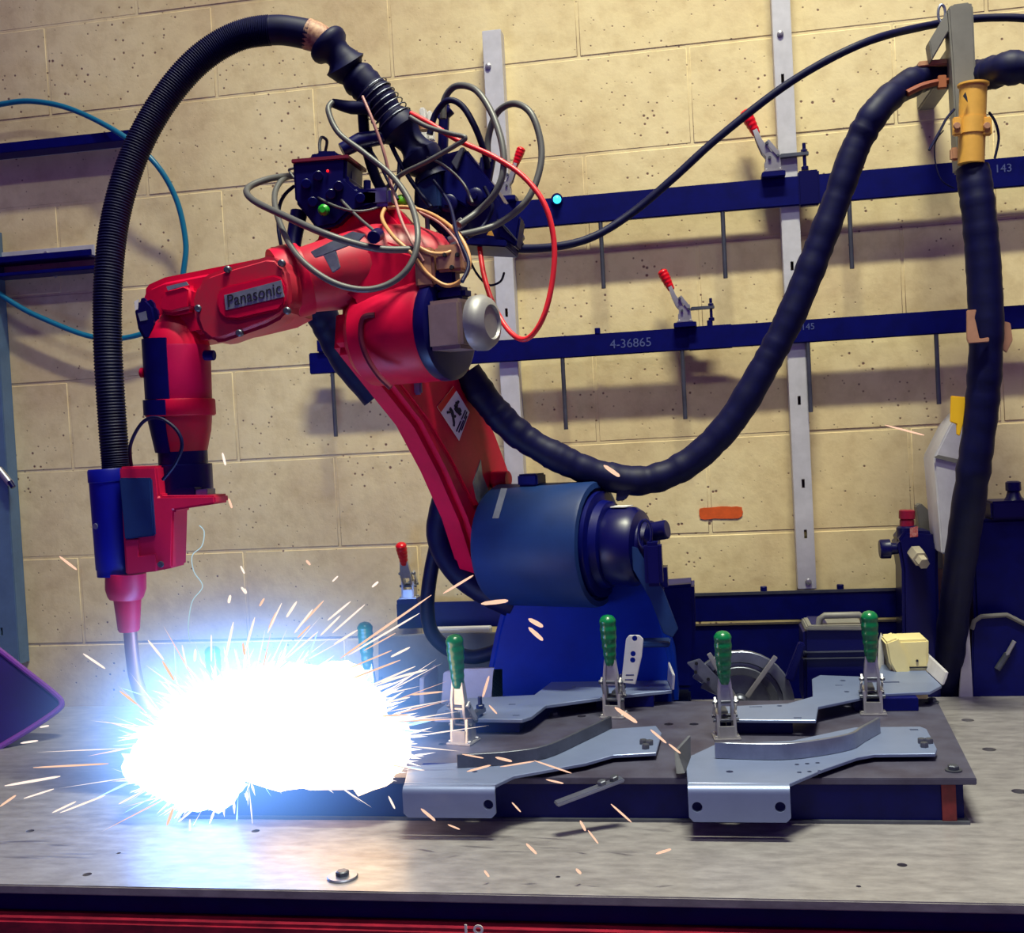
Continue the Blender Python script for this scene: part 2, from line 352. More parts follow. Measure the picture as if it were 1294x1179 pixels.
def bent_bar(label, pts, z, h, t):
    q = crom([T(x, y, z) for x, y in pts], 4); m_ = MB(); n = len(q)
    nr = []
    for i in range(n):
        d = (q[min(i+1, n-1)]-q[max(i-1, 0)]).normalized(); nr.append(Vector((-d.y, d.x, 0)))
    poly = [q[i]-nr[i]*t/2 for i in range(n)]+[q[i]+nr[i]*t/2 for i in reversed(range(n))]
    o = m_.prism(poly, ZV*h, .0006, 1).obj('bent_bar', STEEL if 'upright' in label else STEELD); return tag(o, label, 'bar')
bent_bar('bent flat steel bar standing upright across the flanged plate', [(904, 958), (985, 960), (1035, 955), (1075, 947), (1090, 938), (1111, 926)], ZF+HI+.0003, .023, .005)
bent_bar('heat-tinted bent steel bar below the pale clamp', [(578, 970), (640, 966), (690, 958), (735, 938), (772, 920)], ZF+HI+.0003, .019, .005)
a = MB().prism([T(858, 978, ZF+HI), T(866, 977, ZF+HI), T(873, 957, ZF+HI), T(874, 953, ZF+HI)+ZV*.027, T(856, 963, ZF+HI)+ZV*.016], Vector((-.004, .001, 0)), .0005).obj('stop_tab', STEELD); tag(a, 'small dark upright stop tab beside the nine-hole plate', 'tab')
a = thing('flat_bar', P(740, 1000, 1.49), 'short flat bar with bolts resting slantwise over the fixture edge', 'bar')
q0, q1 = P(702, 1016, 1.462), T(787, 984, ZF+.004)
d = (q1-q0).normalized(); sd = d.cross(ZV).normalized(); up = sd.cross(d)
part('bar', MB().box((q0+q1)/2, (q1-q0).length, .016, .005, (d, sd, up), .0015), STEEL, a)
for f in (.70, .88): part('bolt', bolt(MB(), q0.lerp(q1, f)+up*.0025, up, .0065, .006), STEELD, a)

# ---------------------------------------------------------------- toggle clamps
def clamp_proto(name, grip_m, tilt, gl, k=1.0):
    """vertical-handle toggle clamp at the origin, facing -Y; tilt leans the lever towards -Y"""
    r = thing(name, (0, 0, 0), 'toggle clamp', 'clamp')
    b = MB(); b.box((0, 0, .0015), .040, .038, .003, bev=.0008)
    for s in (-1, 1): b.prism([Vector((s*.010, -.016, .003)), Vector((s*.010, .016, .003)), Vector((s*.010, .013, .042)), Vector((s*.010, -.012, .038))], XV*.0045*s, .0006)
    b.box((0, -.0145, .012), .022, .003, .018, bev=.0006)
    part('base', b, CHROME, r)
    for s in (-1, 1):
        for y in (-.013, .013): part('bolt', bolt(MB(), Vector((s*.016, y, .003)), ZV, .0032, .003), CHROME, r)
    ca, sa = math.cos(tilt), math.sin(tilt); d = Vector((0, -sa, ca)); n = Vector((0, -ca, -sa))
    o = Vector((0, -.004, .026)); b = MB()
    for s in (-1, 1):
        pr = [(0, .004), (.020, .009), (.042, .008), (.068, .0045), (.068, -.0045), (.042, -.003), (.020, -.007), (0, -.006)]
        b.prism([o+d*t+n*w_+XV*s*(.0075 if t < .05 else .0045) for t, w_ in pr], XV*.0042*s, .0005)
    b.prism([o+d*.026+n*.006-XV*.009, o+d*.026+n*.006+XV*.009, o+d*.066+n*.004+XV*.006, o+d*.066+n*.004-XV*.006], n*-.002, .0003)
    part('lever', b, CHROME, r)
    for s in (-1, 1): part('link', MB().prism([Vector((s*.0152, .010, .028)), Vector((s*.0152, .014, .036)), Vector((s*.0138, -.006, .064)), Vector((s*.0138, -.014, .058))], XV*.003*s, .0003), CHROME, r)
    for y, z in ((-.006, .028), (.010, .031), (-.010, .057)): part('pivot_pin', MB().cyl(Vector((-.0195, y, z)), Vector((.0195, y, z)), .003, 10), STEELD, r)
    b = MB(); b.prism([Vector((-.006, .012, .028)), Vector((-.006, .016, .036)), Vector((-.006, .070, .036)), Vector((-.006, .070, .029))], XV*.012, .0008); part('clamp_arm', b, STEELD, r)
    b = MB(); q = Vector((0, .062, .036)); b.cyl(q+ZV*.018, q-ZV*.036, .0035, 10); bolt(b, q+ZV*.0, ZV, .0065, .006); b.cyl(q-ZV*.036, q-ZV*.028, .007, 14); part('spindle', b, BLACKP, r)
    prof = []; N = 36
    for i in range(N+1):
        t = i/N; w_ = .0085+.0045*min(1, t*1.6); w_ += .00045*math.sin(t*math.pi*2*6.0) if .12 < t < .9 else 0
        if t > .86: w_ *= math.sqrt(max(0, 1-((t-.86)/.14)**2))
        if t < .04: w_ *= .8+.2*t/.04
        prof.append((t*gl, w_*k))
    part('grip', MB().lathe(o+d*.058, d, prof, 20), grip_m, r)
    return r
def place(r, loc, rz, label, sc=1.0, group=None):
    r.location = loc; r.rotation_euler = (0, 0, rz); r.scale = (sc,)*3; r['label'] = label
    if group: r['group'] = group
G1 = 'green-handled toggle clamps on the fixture'
gp = clamp_proto('toggle_clamp', GREEN, .06, .082)
GC = [(918, 932, 'green-handled toggle clamp standing in front of the round sector jig', .10, 138),
      (586, 938, 'pale-lit green toggle clamp beside the glare, in front of the square sheet', -.25, 140),
      (776, 905, 'green toggle clamp directly before the slotted upright strap', -.15, 131),
      (1103, 901, 'green toggle clamp beside the cream box and black case', -.05, 132),
      (470, 905, 'green toggle clamp half lost in sparks beside the square sheet', 0, 122),
      (279, 935, 'green toggle clamp almost swallowed by the white weld glare', 0, 122)]
for i, (x, y, lb, rz, hp) in enumerate(GC):
    r = gp if i == 0 else copy_tree(gp)
    p = T(x, y, ZF); place(r, p+ZV*.0002, rz, lb, hp*S(x, y, p.y)/.166, G1)

# ================================================================ WALL RAILS
def strut(x0, x1, y0, y1, label, bolts, slots, m=ZINC):
    c0 = P((x0+x1)/2, (y0+y1)/2, 2.315); xa, xb = P(x0, (y0+y1)/2, 2.315).x, P(x1, (y0+y1)/2, 2.315).x
    z1, z0 = P((x0+x1)/2, y0, 2.315).z, P((x0+x1)/2, y1, 2.315).z
    r = thing('wall_strut', (c0.x, 2.335, z0), label, 'strut')
    b = MB(); w_ = xb-xa; ch = MB()
    ch.box((c0.x, 2.3165, (z0+z1)/2), w_, .003, z1-z0, bev=.0012)
    for s in (xa+.0015, xb-.0015): ch.box((s, 2.3362, (z0+z1)/2), .003, .0365, z1-z0)
    o = ch.obj('channel', m, r)
    cu = MB()
    for x, y in slots: q = P(x, y, 2.315); cu.box(q, .006, .02, .018)
    if cu.v: cut(o, cu)
    for x, y in bolts: q = P(x, y, 2.3148); part('bolt', MB().lathe(q, -YV, [(0, .0065), (.003, .0062), (.0045, .004)], 16), CHROME, r)
    return r
strut(624, 647.5, 36, 615, 'galvanised strut with a free top end behind the wire feeder', [(617, 84)], [(645, 520), (640, 395)])
strut(988.5, 1012, -140, 745, 'galvanised wall strut with slots behind the drooping thick hose', [(986, 43), (1021.5, 735)], [(989, 99), (1001, 336), (1010, 506), (1015, 611), (1018, 675)])
strut(-17, 6.6, 290, 840, 'bluish steel strut cut by the picture edge beside the indigo panel', [], [(2, 798), (-2, 706)], mat('blue_grey_strut', rgb(96, 124, 156), .5, .2, .2, 22))
def tube_rail(label, xl, xr, ytop_at, h, cap_l=True):
    a = P(ytop_at[0], ytop_at[1], 2.303); z = a.z; x0, x1 = P(xl, ytop_at[1], 2.303).x, P(xr, ytop_at[1], 2.303).x
    r = thing('wall_rail', ((x0+x1)/2, 2.3085, z-h), label, 'rail')
    part('bar', MB().box(((x0+x1)/2, 2.3085, z-h/2), x1-x0, .011, h, bev=.002), NAVY, r)
    return r, x0, x1, z
def rods(r, lst, z, h):
    for x, y0, y1 in lst:
        q = P(x, y0, 2.3085); e = P(x, y1, 2.3085); part('hanging_rod', MB().cyl(Vector((q.x, 2.3085, z-h+.001)), Vector((q.x, 2.3085, e.z)), .0045, 12), STEELD, r)
r1, x0, x1, z1 = tube_rail('upper dark blue wall rail with hanging rods', 640, 1420, (1000, 223), .058)
rods(r1, [(759, 285, 365), (913, 268, 352), (1073, 255, 340)], z1, .058)
part('splice_block', MB().box(Vector((P(1026, 240, 2.25).x, 2.3085, z1-.026)), .041, .020, .070, bev=.003), BLACKP, r1)
text('chalk_number', '143', .022, Vector((P(1268, 213, 2.3025).x, 2.3028, P(1268, 213, 2.3025).z)), XV, ZV, CHALK, r1)
r2, x0, x1, z2 = tube_rail('lower dark blue wall rail with chalked numbers', 388, 1420, (882, 413), .046)
rods(r2, [(420, 472, 552), (711, 457, 543), (862, 445, 530), (1021, 440, 521), (1183, 425, 511)], z2, .046)
part('end_lug', MB().box(Vector((P(408, 433, 2.25).x, 2.306, z2+.014)), .062, .018, .030, bev=.003), NAVY, r2)
for x, y in [(755, 418), (897, 408)]: part('stud', MB().cyl(Vector((P(x, y, 2.3085).x, 2.3085, z2)), Vector((P(x, y, 2.3085).x, 2.3085, z2+.012)), .006, 10), NAVY, r2)
part('splice_block', MB().box(Vector((P(898, 428, 2.26).x, 2.3085, z2-.023)), .09, .018, .048, bev=.002), NAVY, r2)
text('chalk_number', '4-36865', .026, Vector((P(797, 434, 2.3025).x, 2.3028, P(797, 434, 2.3025).z)), XV, ZV, CHALK, r2)
text('chalk_number', '145', .018, Vector((P(1021, 413, 2.3025).x, 2.3028, P(1021, 413, 2.3025).z)), XV, ZV, CHALK, r2)
r3, x0, x1, z3 = tube_rail('bottom dark blue wall rail at bench height behind the robot', 500, 1150, (900, 752), .055)
part('lip_strip', MB().box(Vector((P(900, 752, 2.262).x, 2.303, z3+.002)), x1-x0-.2, .004, .006), STEELD, r3)
for x in (965, 1062): part('stud', MB().cyl(Vector((P(x, 745, 2.3085).x, 2.3085, z3)), Vector((P(x, 745, 2.3085).x, 2.3085, z3+.014)), .007, 10), NAVY, r3)
o = MB().box(Vector((P(990, 800, 2.3).x, 2.325, (P(990, 790, 2.3).z+.55)/2)), .62, .03, P(990, 790, 2.3).z-.55, bev=.003).obj('dark_rectangle', NAVY); tag(o, 'dark blue board below the bottom rail behind the black case', 'rectangle')  # flat dark rectangle filling the area below the rail
# lighter ledge below the bottom rail, left of the pedestal
la, lb_ = P(548, 795, 2.25), P(616, 790, 2.25)
o = MB().box((la+lb_)/2-ZV*.012, .13, .03, .024, bev=.002).obj('ledge_strip', ZINC); tag(o, 'pale metal ledge strip inside the dark cable loop', 'ledge')
def part_block(x, y, z, rail): part('clamp_seat', MB().box((x, y, z+.005), .046, .045, .010, bev=.001), NAVY, rail)
rp = clamp_proto('toggle_clamp', REDG, .42, .056, .92)
G2 = 'red-handled toggle clamps on the wall rails'
RC = [(866, 412, z2, 2.3085, 'red-handled toggle clamp standing on the lower wall rail', 1.57, 1.0, 70),
      (977, 226, z1, 2.3085, 'red-handled toggle clamp on the upper rail over the slotted strut', 1.57, 1.0, 84),
      (640, 260, z1, 2.3085, 'red-handled toggle clamp leaning out behind the cable loop on the feeder', -1.57, 1.0, 62),
      (518, 762, z3, 2.3085, 'red-handled toggle clamp upright on the bottom rail by the sparks', 0, 1.0, 74)]
for i, (x, y, z, yy, lb, rz, sc, hp) in enumerate(RC):
    r = rp if i == 0 else copy_tree(rp)
    q = P(x, y, yy); part_block(q.x, yy, z, (r1, r2, r3)[(z1, z2, z3).index(z)]); place(r, Vector((q.x, yy, z+.0105)), -rz, lb, hp*S(x, y, yy)/.132, G2)
    hb = .0
# angle irons on the wall at far side
def angle_iron(label, pts_top, zdrop, leaf, m1, m2):
    (xa, ya), (xb, yb) = pts_top; a, b = P(xa, ya, 2.30), P(xb, yb, 2.30); z = (a.z+b.z)/2
    r = thing('angle_iron', ((a.x+b.x)/2, 2.32, z-zdrop), label, 'angle iron')
    part('upright_leaf', MB().box(((a.x+b.x)/2, 2.3515, z-zdrop/2), b.x-a.x, .005, zdrop, bev=.001), m1, r)
    part('shelf_leaf', MB().box(((a.x+b.x)/2, 2.325, z-zdrop+.003), b.x-a.x+.02, .05, .006, bev=.001), m2, r)
    part('front_lip', MB().box(((a.x+b.x)/2+.005, 2.301, z-zdrop+leaf/2), b.x-a.x+.03, .005, leaf, bev=.001), m2, r)
    part('bolt', MB().lathe(Vector((b.x-.12, 2.349, z-.012)), -YV, [(0, .006), (.004, .005)], 12), CHROME, r)
    return r
angle_iron('dark blue angle iron under the arching air hose', [(-60, 182), (160, 161)], .030, .022, ZINC, NAVY)
angle_iron('short galvanised angle iron with a dark lip', [(-60, 316), (104, 307)], .034, .014, ZINC, NAVY)
angle_iron('dark thin shelf angle just below the galvanised one', [(-60, 345), (116, 334)], .014, .008, NAVY, NAVY)
o = MB().tube(path([(-30, 140, 2.30), (0, 132, 2.30), (40, 128, 2.30), (90, 138, 2.30), (150, 168, 2.28), (195, 205, 2.28), (222, 250, 2.30), (234, 300, 2.31), (233, 335, 2.31), (222, 385, 2.31), (195, 415, 2.32), (150, 428, 2.32), (110, 424, 2.32), (60, 405, 2.32), (20, 385, 2.32), (-30, 350, 2.32)], 10), .0062, 10).obj('air_hose', BLUE_H); tag(o, 'blue air hose looping on the block wall beside the robot', 'hose')
lv = thing('lever_latch', P(6, 600, 2.30), 'tiny chrome latch on the strut at the picture edge', 'latch')
part('body', MB().cyl(P(-2, 592, 2.305), P(14, 612, 2.305), .008, 12), CHROME, lv); part('pin', MB().cyl(P(12, 608, 2.30), P(17, 616, 2.30), .006, 10), BLACKP, lv)

# ================================================================ ROBOT
rb = thing('welding_robot', P(740, 880, 1.98)*1.0, 'red six-axis welding robot on a dark blue pedestal', 'robot')
rb.location.z = ZT
RY = 2.04
pS = P(622, 690, RY)
# pedestal and drum
ped = MB(); ped.prism([P(x, y, 2.0) for x, y in [(632, 700), (640, 745), (625, 800), (615, 850), (612, 895), (858, 895), (852, 830), (835, 760), (815, 700)]], YV*.19, .012, 3)
part('pedestal', ped, mat('hazed_blue_casting', rgb(2, 44, 156), .5, 0, .25, 14, spec=.15), rb)  # blue haze of the arc is mixed into the pedestal colour
part('foot_flange', MB().box(Vector((P(735, 890, 2.05).x, 2.085, ZT+.0125)), .40, .24, .023, bev=.004), NAVY2, rb)
dr = 80*S(690, 690, 1.95); c0 = pS+A*.012+ZV*.003
part('shoulder_drum', MB().lathe(c0, A, [(0, dr*.93), (.012, dr), (.20, dr), (.206, dr*.985), (.208, dr*.90), (.200, dr*.86)], 48), NAVY2, rb)
cR = c0+A*.20
part('drum_flange', MB().lathe(cR, A, [(0, dr*.84), (.014, dr*.84), (.016, dr*.70), (.03, dr*.68), (.033, dr*.6)], 40), NAVY, rb)
sm = part('servo_motor', MB().lathe(cR+A*.03-ZV*.004, A, [(0, dr*.60), (.006, dr*.62), (.045, dr*.62), (.056, dr*.56), (.060, dr*.42), (.075, dr*.40), (.078, dr*.3)], 36), BLACKP, rb)
part('motor_label', MB().box(cR+A*.052+ZV*(dr*.62-.0028), .03, .035, .0016, (A, B, ZV)), WHITE, rb, 'pale label on the shoulder motor')
part('cable_gland', MB().cyl(cR+A*.10+ZV*.02, cR+A*.135+ZV*.026, .017, 14), BLACKP, rb)
part('connector', MB().box(P(826, 712, 1.90), .030, .04, .075, bev=.006), BLACKP, rb)
part('connector', MB().box(P(833, 728, 1.95), .03, .05, .05, bev=.008), BLACKP, rb)
rg = [P(815+8*math.cos(k*.4), 675+18*math.sin(k*.4), 1.90) for k in range(17)]
part('lifting_ring', MB().tube(rg, .0028, 8), BLACKP, rb)
part('drum_label', MB().prism([PL(x, y, P(628, 650, 1.86), Vector((.45, -.85, .25))) for x, y in [(622, 655), (633, 617), (641, 617), (630, 655)]], YV*.001), TAPE, rb, 'worn silver label on the drum')
part('top_lug', MB().box(P(672, 606, 2.0), .040, .04, .022, (A, B, ZV), .003), NAVY, rb)
part('side_box', slab([(822, 742), (877, 738), (879, 800), (876, 870), (830, 870)], 2.09, .10, .006), NAVY, rb)
part('side_strap', MB().prism([P(x, y, 1.90) for x, y in [(797, 690), (806, 693), (838, 745), (857, 795), (850, 806), (838, 800), (822, 758), (800, 720)]], YV*.006, .001), NAVY2, rb, 'slate sheet strap slanting beside the motor')
cb = [P(x, y, 1.885) for x, y in [(820, 812), (840, 806), (848, 802)]]
part('base_bracket', MB().box(P(825, 812, 1.93), .06, .05, .008, bev=.002), NAVY2, rb)
# upper arm
p0 = P(618, 690, RY-.01)
ua = pslab(MB(), [(456, 385), (453, 440), (488, 485), (531, 540), (562, 600), (588, 660), (606, 718), (618, 733), (634, 720), (640, 650), (648, 600), (628, 545), (603, 488), (590, 440), (570, 385)], p0, A, A*-.055, .012)
part('upper_arm', ua, RED, rb)
ar = pslab(MB(), [(500, 478), (540, 478), (585, 500), (612, 560), (622, 600), (612, 640), (600, 640), (570, 580), (540, 530)], p0+A*.004, A, A*-.008, .003)
part('arm_rib', ar, RED, rb)
part('arm_stub', MB().cyl(PL(622, 606, p0, A), PL(622, 606, p0, A)+A*.035, .016, 18), RED, rb)
part('arm_recess', pslab(MB(), [(598, 610), (608, 580), (610, 600), (618, 620), (620, 640), (612, 648), (602, 630)], p0+A*.0055, A, A*-.003, .0008), TAPE, rb, 'worn grey patch on the arm')
# warning sticker
sp = p0+A*.0052
def stq(u, v):  # sticker corners: top, right, bottom, left ; u along top->right, v along top->left
    t_, r_, b_, l_ = [PL(x, y, sp, A) for x, y in [(573, 488), (593, 521), (580, 557), (552, 514)]]
    return t_.lerp(r_, u).lerp(l_.lerp(b_, u), v)
stk = part('warning_sticker', MB().prism([stq(0, 0), stq(1, 0), stq(1, 1), stq(0, 1)], A*.0006), WHITE, rb, 'white diamond warning sticker')
MB().prism([stq(0, .76) + A*.0008, stq(.985, .76) + A*.0008, stq(.985, .985) + A*.0008, stq(0, .985) + A*.0008][::-1], A*.0003).obj('red_band', REDG, stk) if False else None
MB().prism([stq(0, .72)+A*.0007, stq(.02, .98)+A*.0007, stq(.62, 1)+A*.0007, stq(.62, .74)+A*.0007], A*.0003) if False else None
MB().prism([stq(.0, .0)+A*.0007, stq(.16, 0)+A*.0007, stq(.16, 1)+A*.0007, stq(0, 1)+A*.0007], A*.0004).obj('red_band', REDG, stk)
g = MB()
def gl(pts, w_=.0028): g.tube([stq(u, v)+A*.0012 for u, v in pts], w_, 6)
gl([(.42, .18), (.40, .42)]); gl([(.36, .26), (.46, .34)]); gl([(.42, .42), (.55, .42)], .005); gl([(.55, .36), (.62, .36)], .005); gl([(.55, .42), (.68, .40)], .0035)      # robot silhouette
gl([(.30, .62), (.38, .62)], .003); gl([(.38, .62), (.50, .70)], .0035); gl([(.40, .64), (.30, .80)], .0024); gl([(.50, .70), (.56, .62)], .0028); gl([(.50, .70), (.62, .80)], .0026); gl([(.62, .80), (.66, .88)], .0024)
for v0, v1, u in ((.12, .46, .80), (.52, .9, .80), (.10, .34, .88), (.42, .84, .88), (.2, .7, .94)): gl([(u, v0), (u, v1)], .0013)
g.obj('pictogram', INK, stk)
# elbow
pe = P(486, 402, 1.80); er = 72*S(500, 400, 1.80)
pe = PL(478, 424, p0-A*.01, A); Ye = pe.y; er = 64*S(500, 400, Ye)
part('elbow_housing', MB().lathe(pe-A*.02, A, [(0, er*.85), (.015, er), (.13, er), (.136, er*.97)], 44), RED, rb)
ed = pe+A*.116
part('elbow_flange', MB().lathe(ed, A, [(0, er*.99), (.004, er*1.01), (.018, er*1.0), (.022, er*.9)], 44), BLACKP, rb)
part('motor_body', MB().box(ed+A*.048+B*.04-ZV*.002, .060, .066, .074, (A, B, ZV), .006), mat('motor_casting', rgb(150, 128, 128), .5, .3, .25, 25, .1), rb, 'grey pinkish elbow motor body')
part('motor_cap', MB().lathe(ed+A*.086+B*.04-ZV*.002, A, [(0, .041), (.014, .042), (.024, .036), (.028, .026), (.024, .024), (.024, .004)], 32), mat('brushed_cap', rgb(150, 148, 150), .5, .4, .15, 30), rb)
part('motor_connector', MB().box(ed+A*.045+B*.03+ZV*.046, .05, .03, .020, (A, B, ZV), .006), BLACKP, rb)
part('arm_pocket', pslab(MB(), [(447, 400), (455, 392), (468, 396), (470, 405), (462, 410), (462, 440), (478, 470), (492, 487), (484, 487), (462, 462), (450, 432)], pe+B*er*.5+A*.12, (A*.4+B*.9).normalized(), B*-.01, .002), mat('recess_shade_red', rgb(110, 10, 40), .5), rb) if False else None
part('recess_shade', MB().tube(crom([P(x, y, Ye-.088) for x, y in [(474, 398), (459, 402), (456, 425), (463, 450), (478, 474), (494, 490)]], 6), .0045, 8), mat('recess_shade_red', rgb(96, 6, 40), .5), rb)  # dark tube painted as the shade of a curved recess
part('arm_connector', MB().box(PL(527, 486, p0+A*.006, A), .016, .012, .034, bev=.003), STEEL, rb)
part('elbow_casting', MB().prism([P(x, y, Ye-.068) for x, y in [(428, 374), (442, 384), (448, 400), (452, 430), (472, 462), (500, 474), (548, 474), (553, 430), (553, 325), (480, 302), (440, 318)]], YV*.12, .03, 5), RED, rb)
# forearm
Yf = Ye
fa = [P(x, y, yy) for x, y, yy in [(556, 345, Yf+.03), (550, 342, Yf+.02), (520, 338, Yf+.01), (475, 338, Yf), (430, 345, Yf-.03), (400, 351, Yf-.05), (368, 358, Yf-.065)]]
fr = [w_*S(450, 340, Yf) for w_ in (34, 46, 54, 54, 46, 42, 38)]
part('forearm', MB().tube(fa, fr, 28), REDD, rb)
part('motor_hump', MB().prism([P(x, y, Yf+.0) for x, y in [(383, 322), (392, 296), (425, 270), (455, 250), (492, 252), (512, 275), (528, 300), (520, 330), (440, 335)]], YV*.07, .016, 4), RED, rb)
part('sleeve_ring', MB().tube([P(385, 352, Yf-.055), P(366, 357, Yf-.066), P(352, 361, Yf-.075)], [44*S(380, 355, Yf), 46*S(380, 355, Yf), 45*S(380, 355, Yf)], 28), RED, rb)
for pp, nm in (([(392, 318), (445, 292), (462, 296), (452, 306), (410, 322), (398, 326)], 'tape_patch'), ([(408, 322), (424, 316), (430, 338), (420, 345)], 'tape_patch')):
    part(nm, MB().prism([P(x, y, Yf-.115) for x, y in pp], YV*.004, .001), TAPE, rb, 'silver tape patch')
part('top_lug', MB().box(P(362, 318, Yf-.07), .05, .03, .014, bev=.004), RED, rb)
# wrist
Yw = 1.62
wr = MB(); wr.prism([P(x, y, Yw) for x, y in [(171, 395), (172, 372), (183, 358), (203, 349), (345, 321), (366, 328), (379, 352), (380, 392), (350, 408), (300, 420), (230, 432), (195, 430), (176, 415)]], YV*.10, .014, 3)
part('wrist_housing', wr, RED, rb)
part('end_cap', MB().prism([P(x, y, Yw-.012) for x, y in [(167, 388), (171, 378), (184, 374), (195, 386), (200, 410), (191, 431), (181, 432), (172, 415)]], YV*.05, .008), BLACKP, rb, 'dark end cap with scuffed label')
MB_l = MB().prism([P(x, y, Yw-.013) for x, y in [(174, 396), (184, 393), (186, 404), (177, 406)]], YV*.002); part('scuffed_label', MB_l, TAPE, rb)
part('scuffed_label', MB().prism([P(x, y, Yw-.013) for x, y in [(169.5, 381), (175, 378), (174, 391), (170.5, 392)]], YV*.002), WHITE, rb)
cov = part('wrist_cover', MB().prism([P(x, y, Yw-.055) for x, y in [(243, 398), (242, 378), (248, 358), (260, 346), (282, 338), (335, 323), (350, 324), (362, 338), (366, 362), (366, 388), (358, 400), (335, 412), (282, 431), (266, 433), (252, 422)]], YV*.06, .010, 3), REDD, rb)
def cvp(x, y, dz=0): return P(x, y, Yw-.055-dz)
MB().prism([cvp(x, y, .0055) for x, y in [(273, 384), (274, 370), (282, 362), (345, 347), (356, 350), (362, 362), (360, 382), (352, 392), (300, 404), (284, 403), (276, 396)]], YV*.007, .003).obj('badge_boss', RED, cov)
o = MB().prism([cvp(x, y, .007) for x, y in [(285, 392), (283, 373), (355, 354), (359, 375)]], YV*.003, .0004).obj('name_badge', TAPE, cov); o['label'] = 'scuffed silver name badge with dark lettering'
xd = (cvp(356, 364)-cvp(285, 382)).normalized(); yd = (cvp(283, 373)-cvp(285, 392)).normalized()
bw = (cvp(356, 364)-cvp(285, 382)).length
t = text('badge_lettering', 'Panasonic', 1.0, Vector((0, 0, 0)), XV, YV, INK, cov)
xs = [v.co.x for v in t.data.vertices]; ys = [v.co.y for v in t.data.vertices]; kx = bw*.94/(max(xs)-min(xs)); ky = .0155/(max(ys)-min(ys))*1.15
cc = cvp(321, 373, .0074)
for v in t.data.vertices: v.co = cc + xd*v.co.x*kx + yd*(v.co.y)*ky - YV*.0004*(1 if v.co.z > 0 else 0)
bm_ = bmesh.new(); bm_.from_mesh(t.data); bm_.free()
for x, y in [(252, 390), (289, 341), (357, 333), (304, 421), (364, 393)]:
    MB().lathe(cvp(x, y, -.004), -YV, [(0, .0055), (.006, .0055), (.008, .0035)], 14).obj('screw', STEELD, cov)
part('side_boss', MB().prism([P(x, y, Yw-.02) for x, y in [(198, 378), (206, 364), (232, 357), (242, 362), (242, 392), (215, 398), (200, 396)]], YV*.05, .010, 3), RED, rb)
part('wear_patch', MB().prism([P(x, y, Yw-.0215) for x, y in [(210, 362), (235, 356), (238, 360), (212, 367)]], YV*.003), TAPE, rb)
# downward wrist unit
wa, wb = P(222, 400, Yw+.028), P(234, 630, Yw+.028); ax = (wb-wa).normalized(); k = S(230, 500, Yw)
def at(y): return (wb-wa).length*(y-400)/230
part('wrist_knuckle', MB().lathe(wa, ax, [(at(390), 8*k), (at(394), 18*k), (at(402), 27*k), (at(414), 34*k), (at(428), 39*k), (at(440), 41*k)], 32), RED, rb)
part('wrist_body', MB().lathe(wa, ax, [(at(436), 40*k), (at(440), 41.5*k), (at(506), 40*k), (at(508), 38*k)], 32), mat('deep_red_paint', rgb(180, 6, 74), .4, 0, .2, 16, spec=.3), rb)
part('wrist_ring', MB().lathe(wa, ax, [(at(505), 43*k), (at(507), 44*k), (at(524), 44*k), (at(526), 42.5*k)], 32), RED, rb)
part('wrist_taper', MB().lathe(wa, ax, [(at(526), 39*k), (at(545), 37*k), (at(570), 31*k)], 32), REDD, rb)
part('tool_flange', MB().lathe(wa, ax, [(at(570), 31*k), (at(586), 31*k), (at(587), 36*k), (at(624), 36*k), (at(627), 33*k)], 32), BLACKP, rb)
cv = MB()
def shell(y0, y1, r0, r1, a0, a1, th=.004):
    ul = -CR; wl = ax.cross(ul).normalized(); wl = wl if wl.y < 0 else -wl; n = 10
    for (ya, ra), (yb, rb_) in [((y0, r0), (y1, r1))]:
        ring = [wa+ax*at(y_)+(ul*math.cos(a)+wl*math.sin(a))*r_ for y_, r_ in ((ya, ra), (yb, rb_)) for a in [a0+(a1-a0)*q/n for q in range(n+1)]]
        inn = [p-(p-wa-ax*(p-wa).dot(ax)).normalized()*th*1.6 for p in ring]; k0 = len(cv.v); cv.v += ring+inn; N = 2*(n+1)
        for q in range(n): cv.f += [[k0+q, k0+q+1, k0+n+2+q, k0+n+1+q], [k0+N+q, k0+N+n+1+q, k0+N+n+2+q, k0+N+q+1], [k0+q, k0+N+q, k0+N+q+1, k0+q+1], [k0+n+1+q, k0+n+2+q, k0+N+n+2+q, k0+N+n+1+q]]
        for q in (0, n): cv.f.append([k0+q, k0+n+1+q, k0+N+n+1+q, k0+N+q])
shell(430, 505, 43.5*k, 43*k, -.6, 1.55); shell(506, 525, 46*k, 46*k, -.6, 1.45); shell(527, 572, 42*k, 34*k, -.6, 1.35)
part('side_cover', cv, NAVY, rb, 'dark blue side cover on the wrist')
part('grease_port', MB().cyl(P(258, 449, Yw), P(271, 449, Yw), .008, 12), NAVY, rb)
part('wrist_bolt', MB().cyl(P(183, 471, Yw), P(178, 471, Yw), .008, 12), RED, rb)
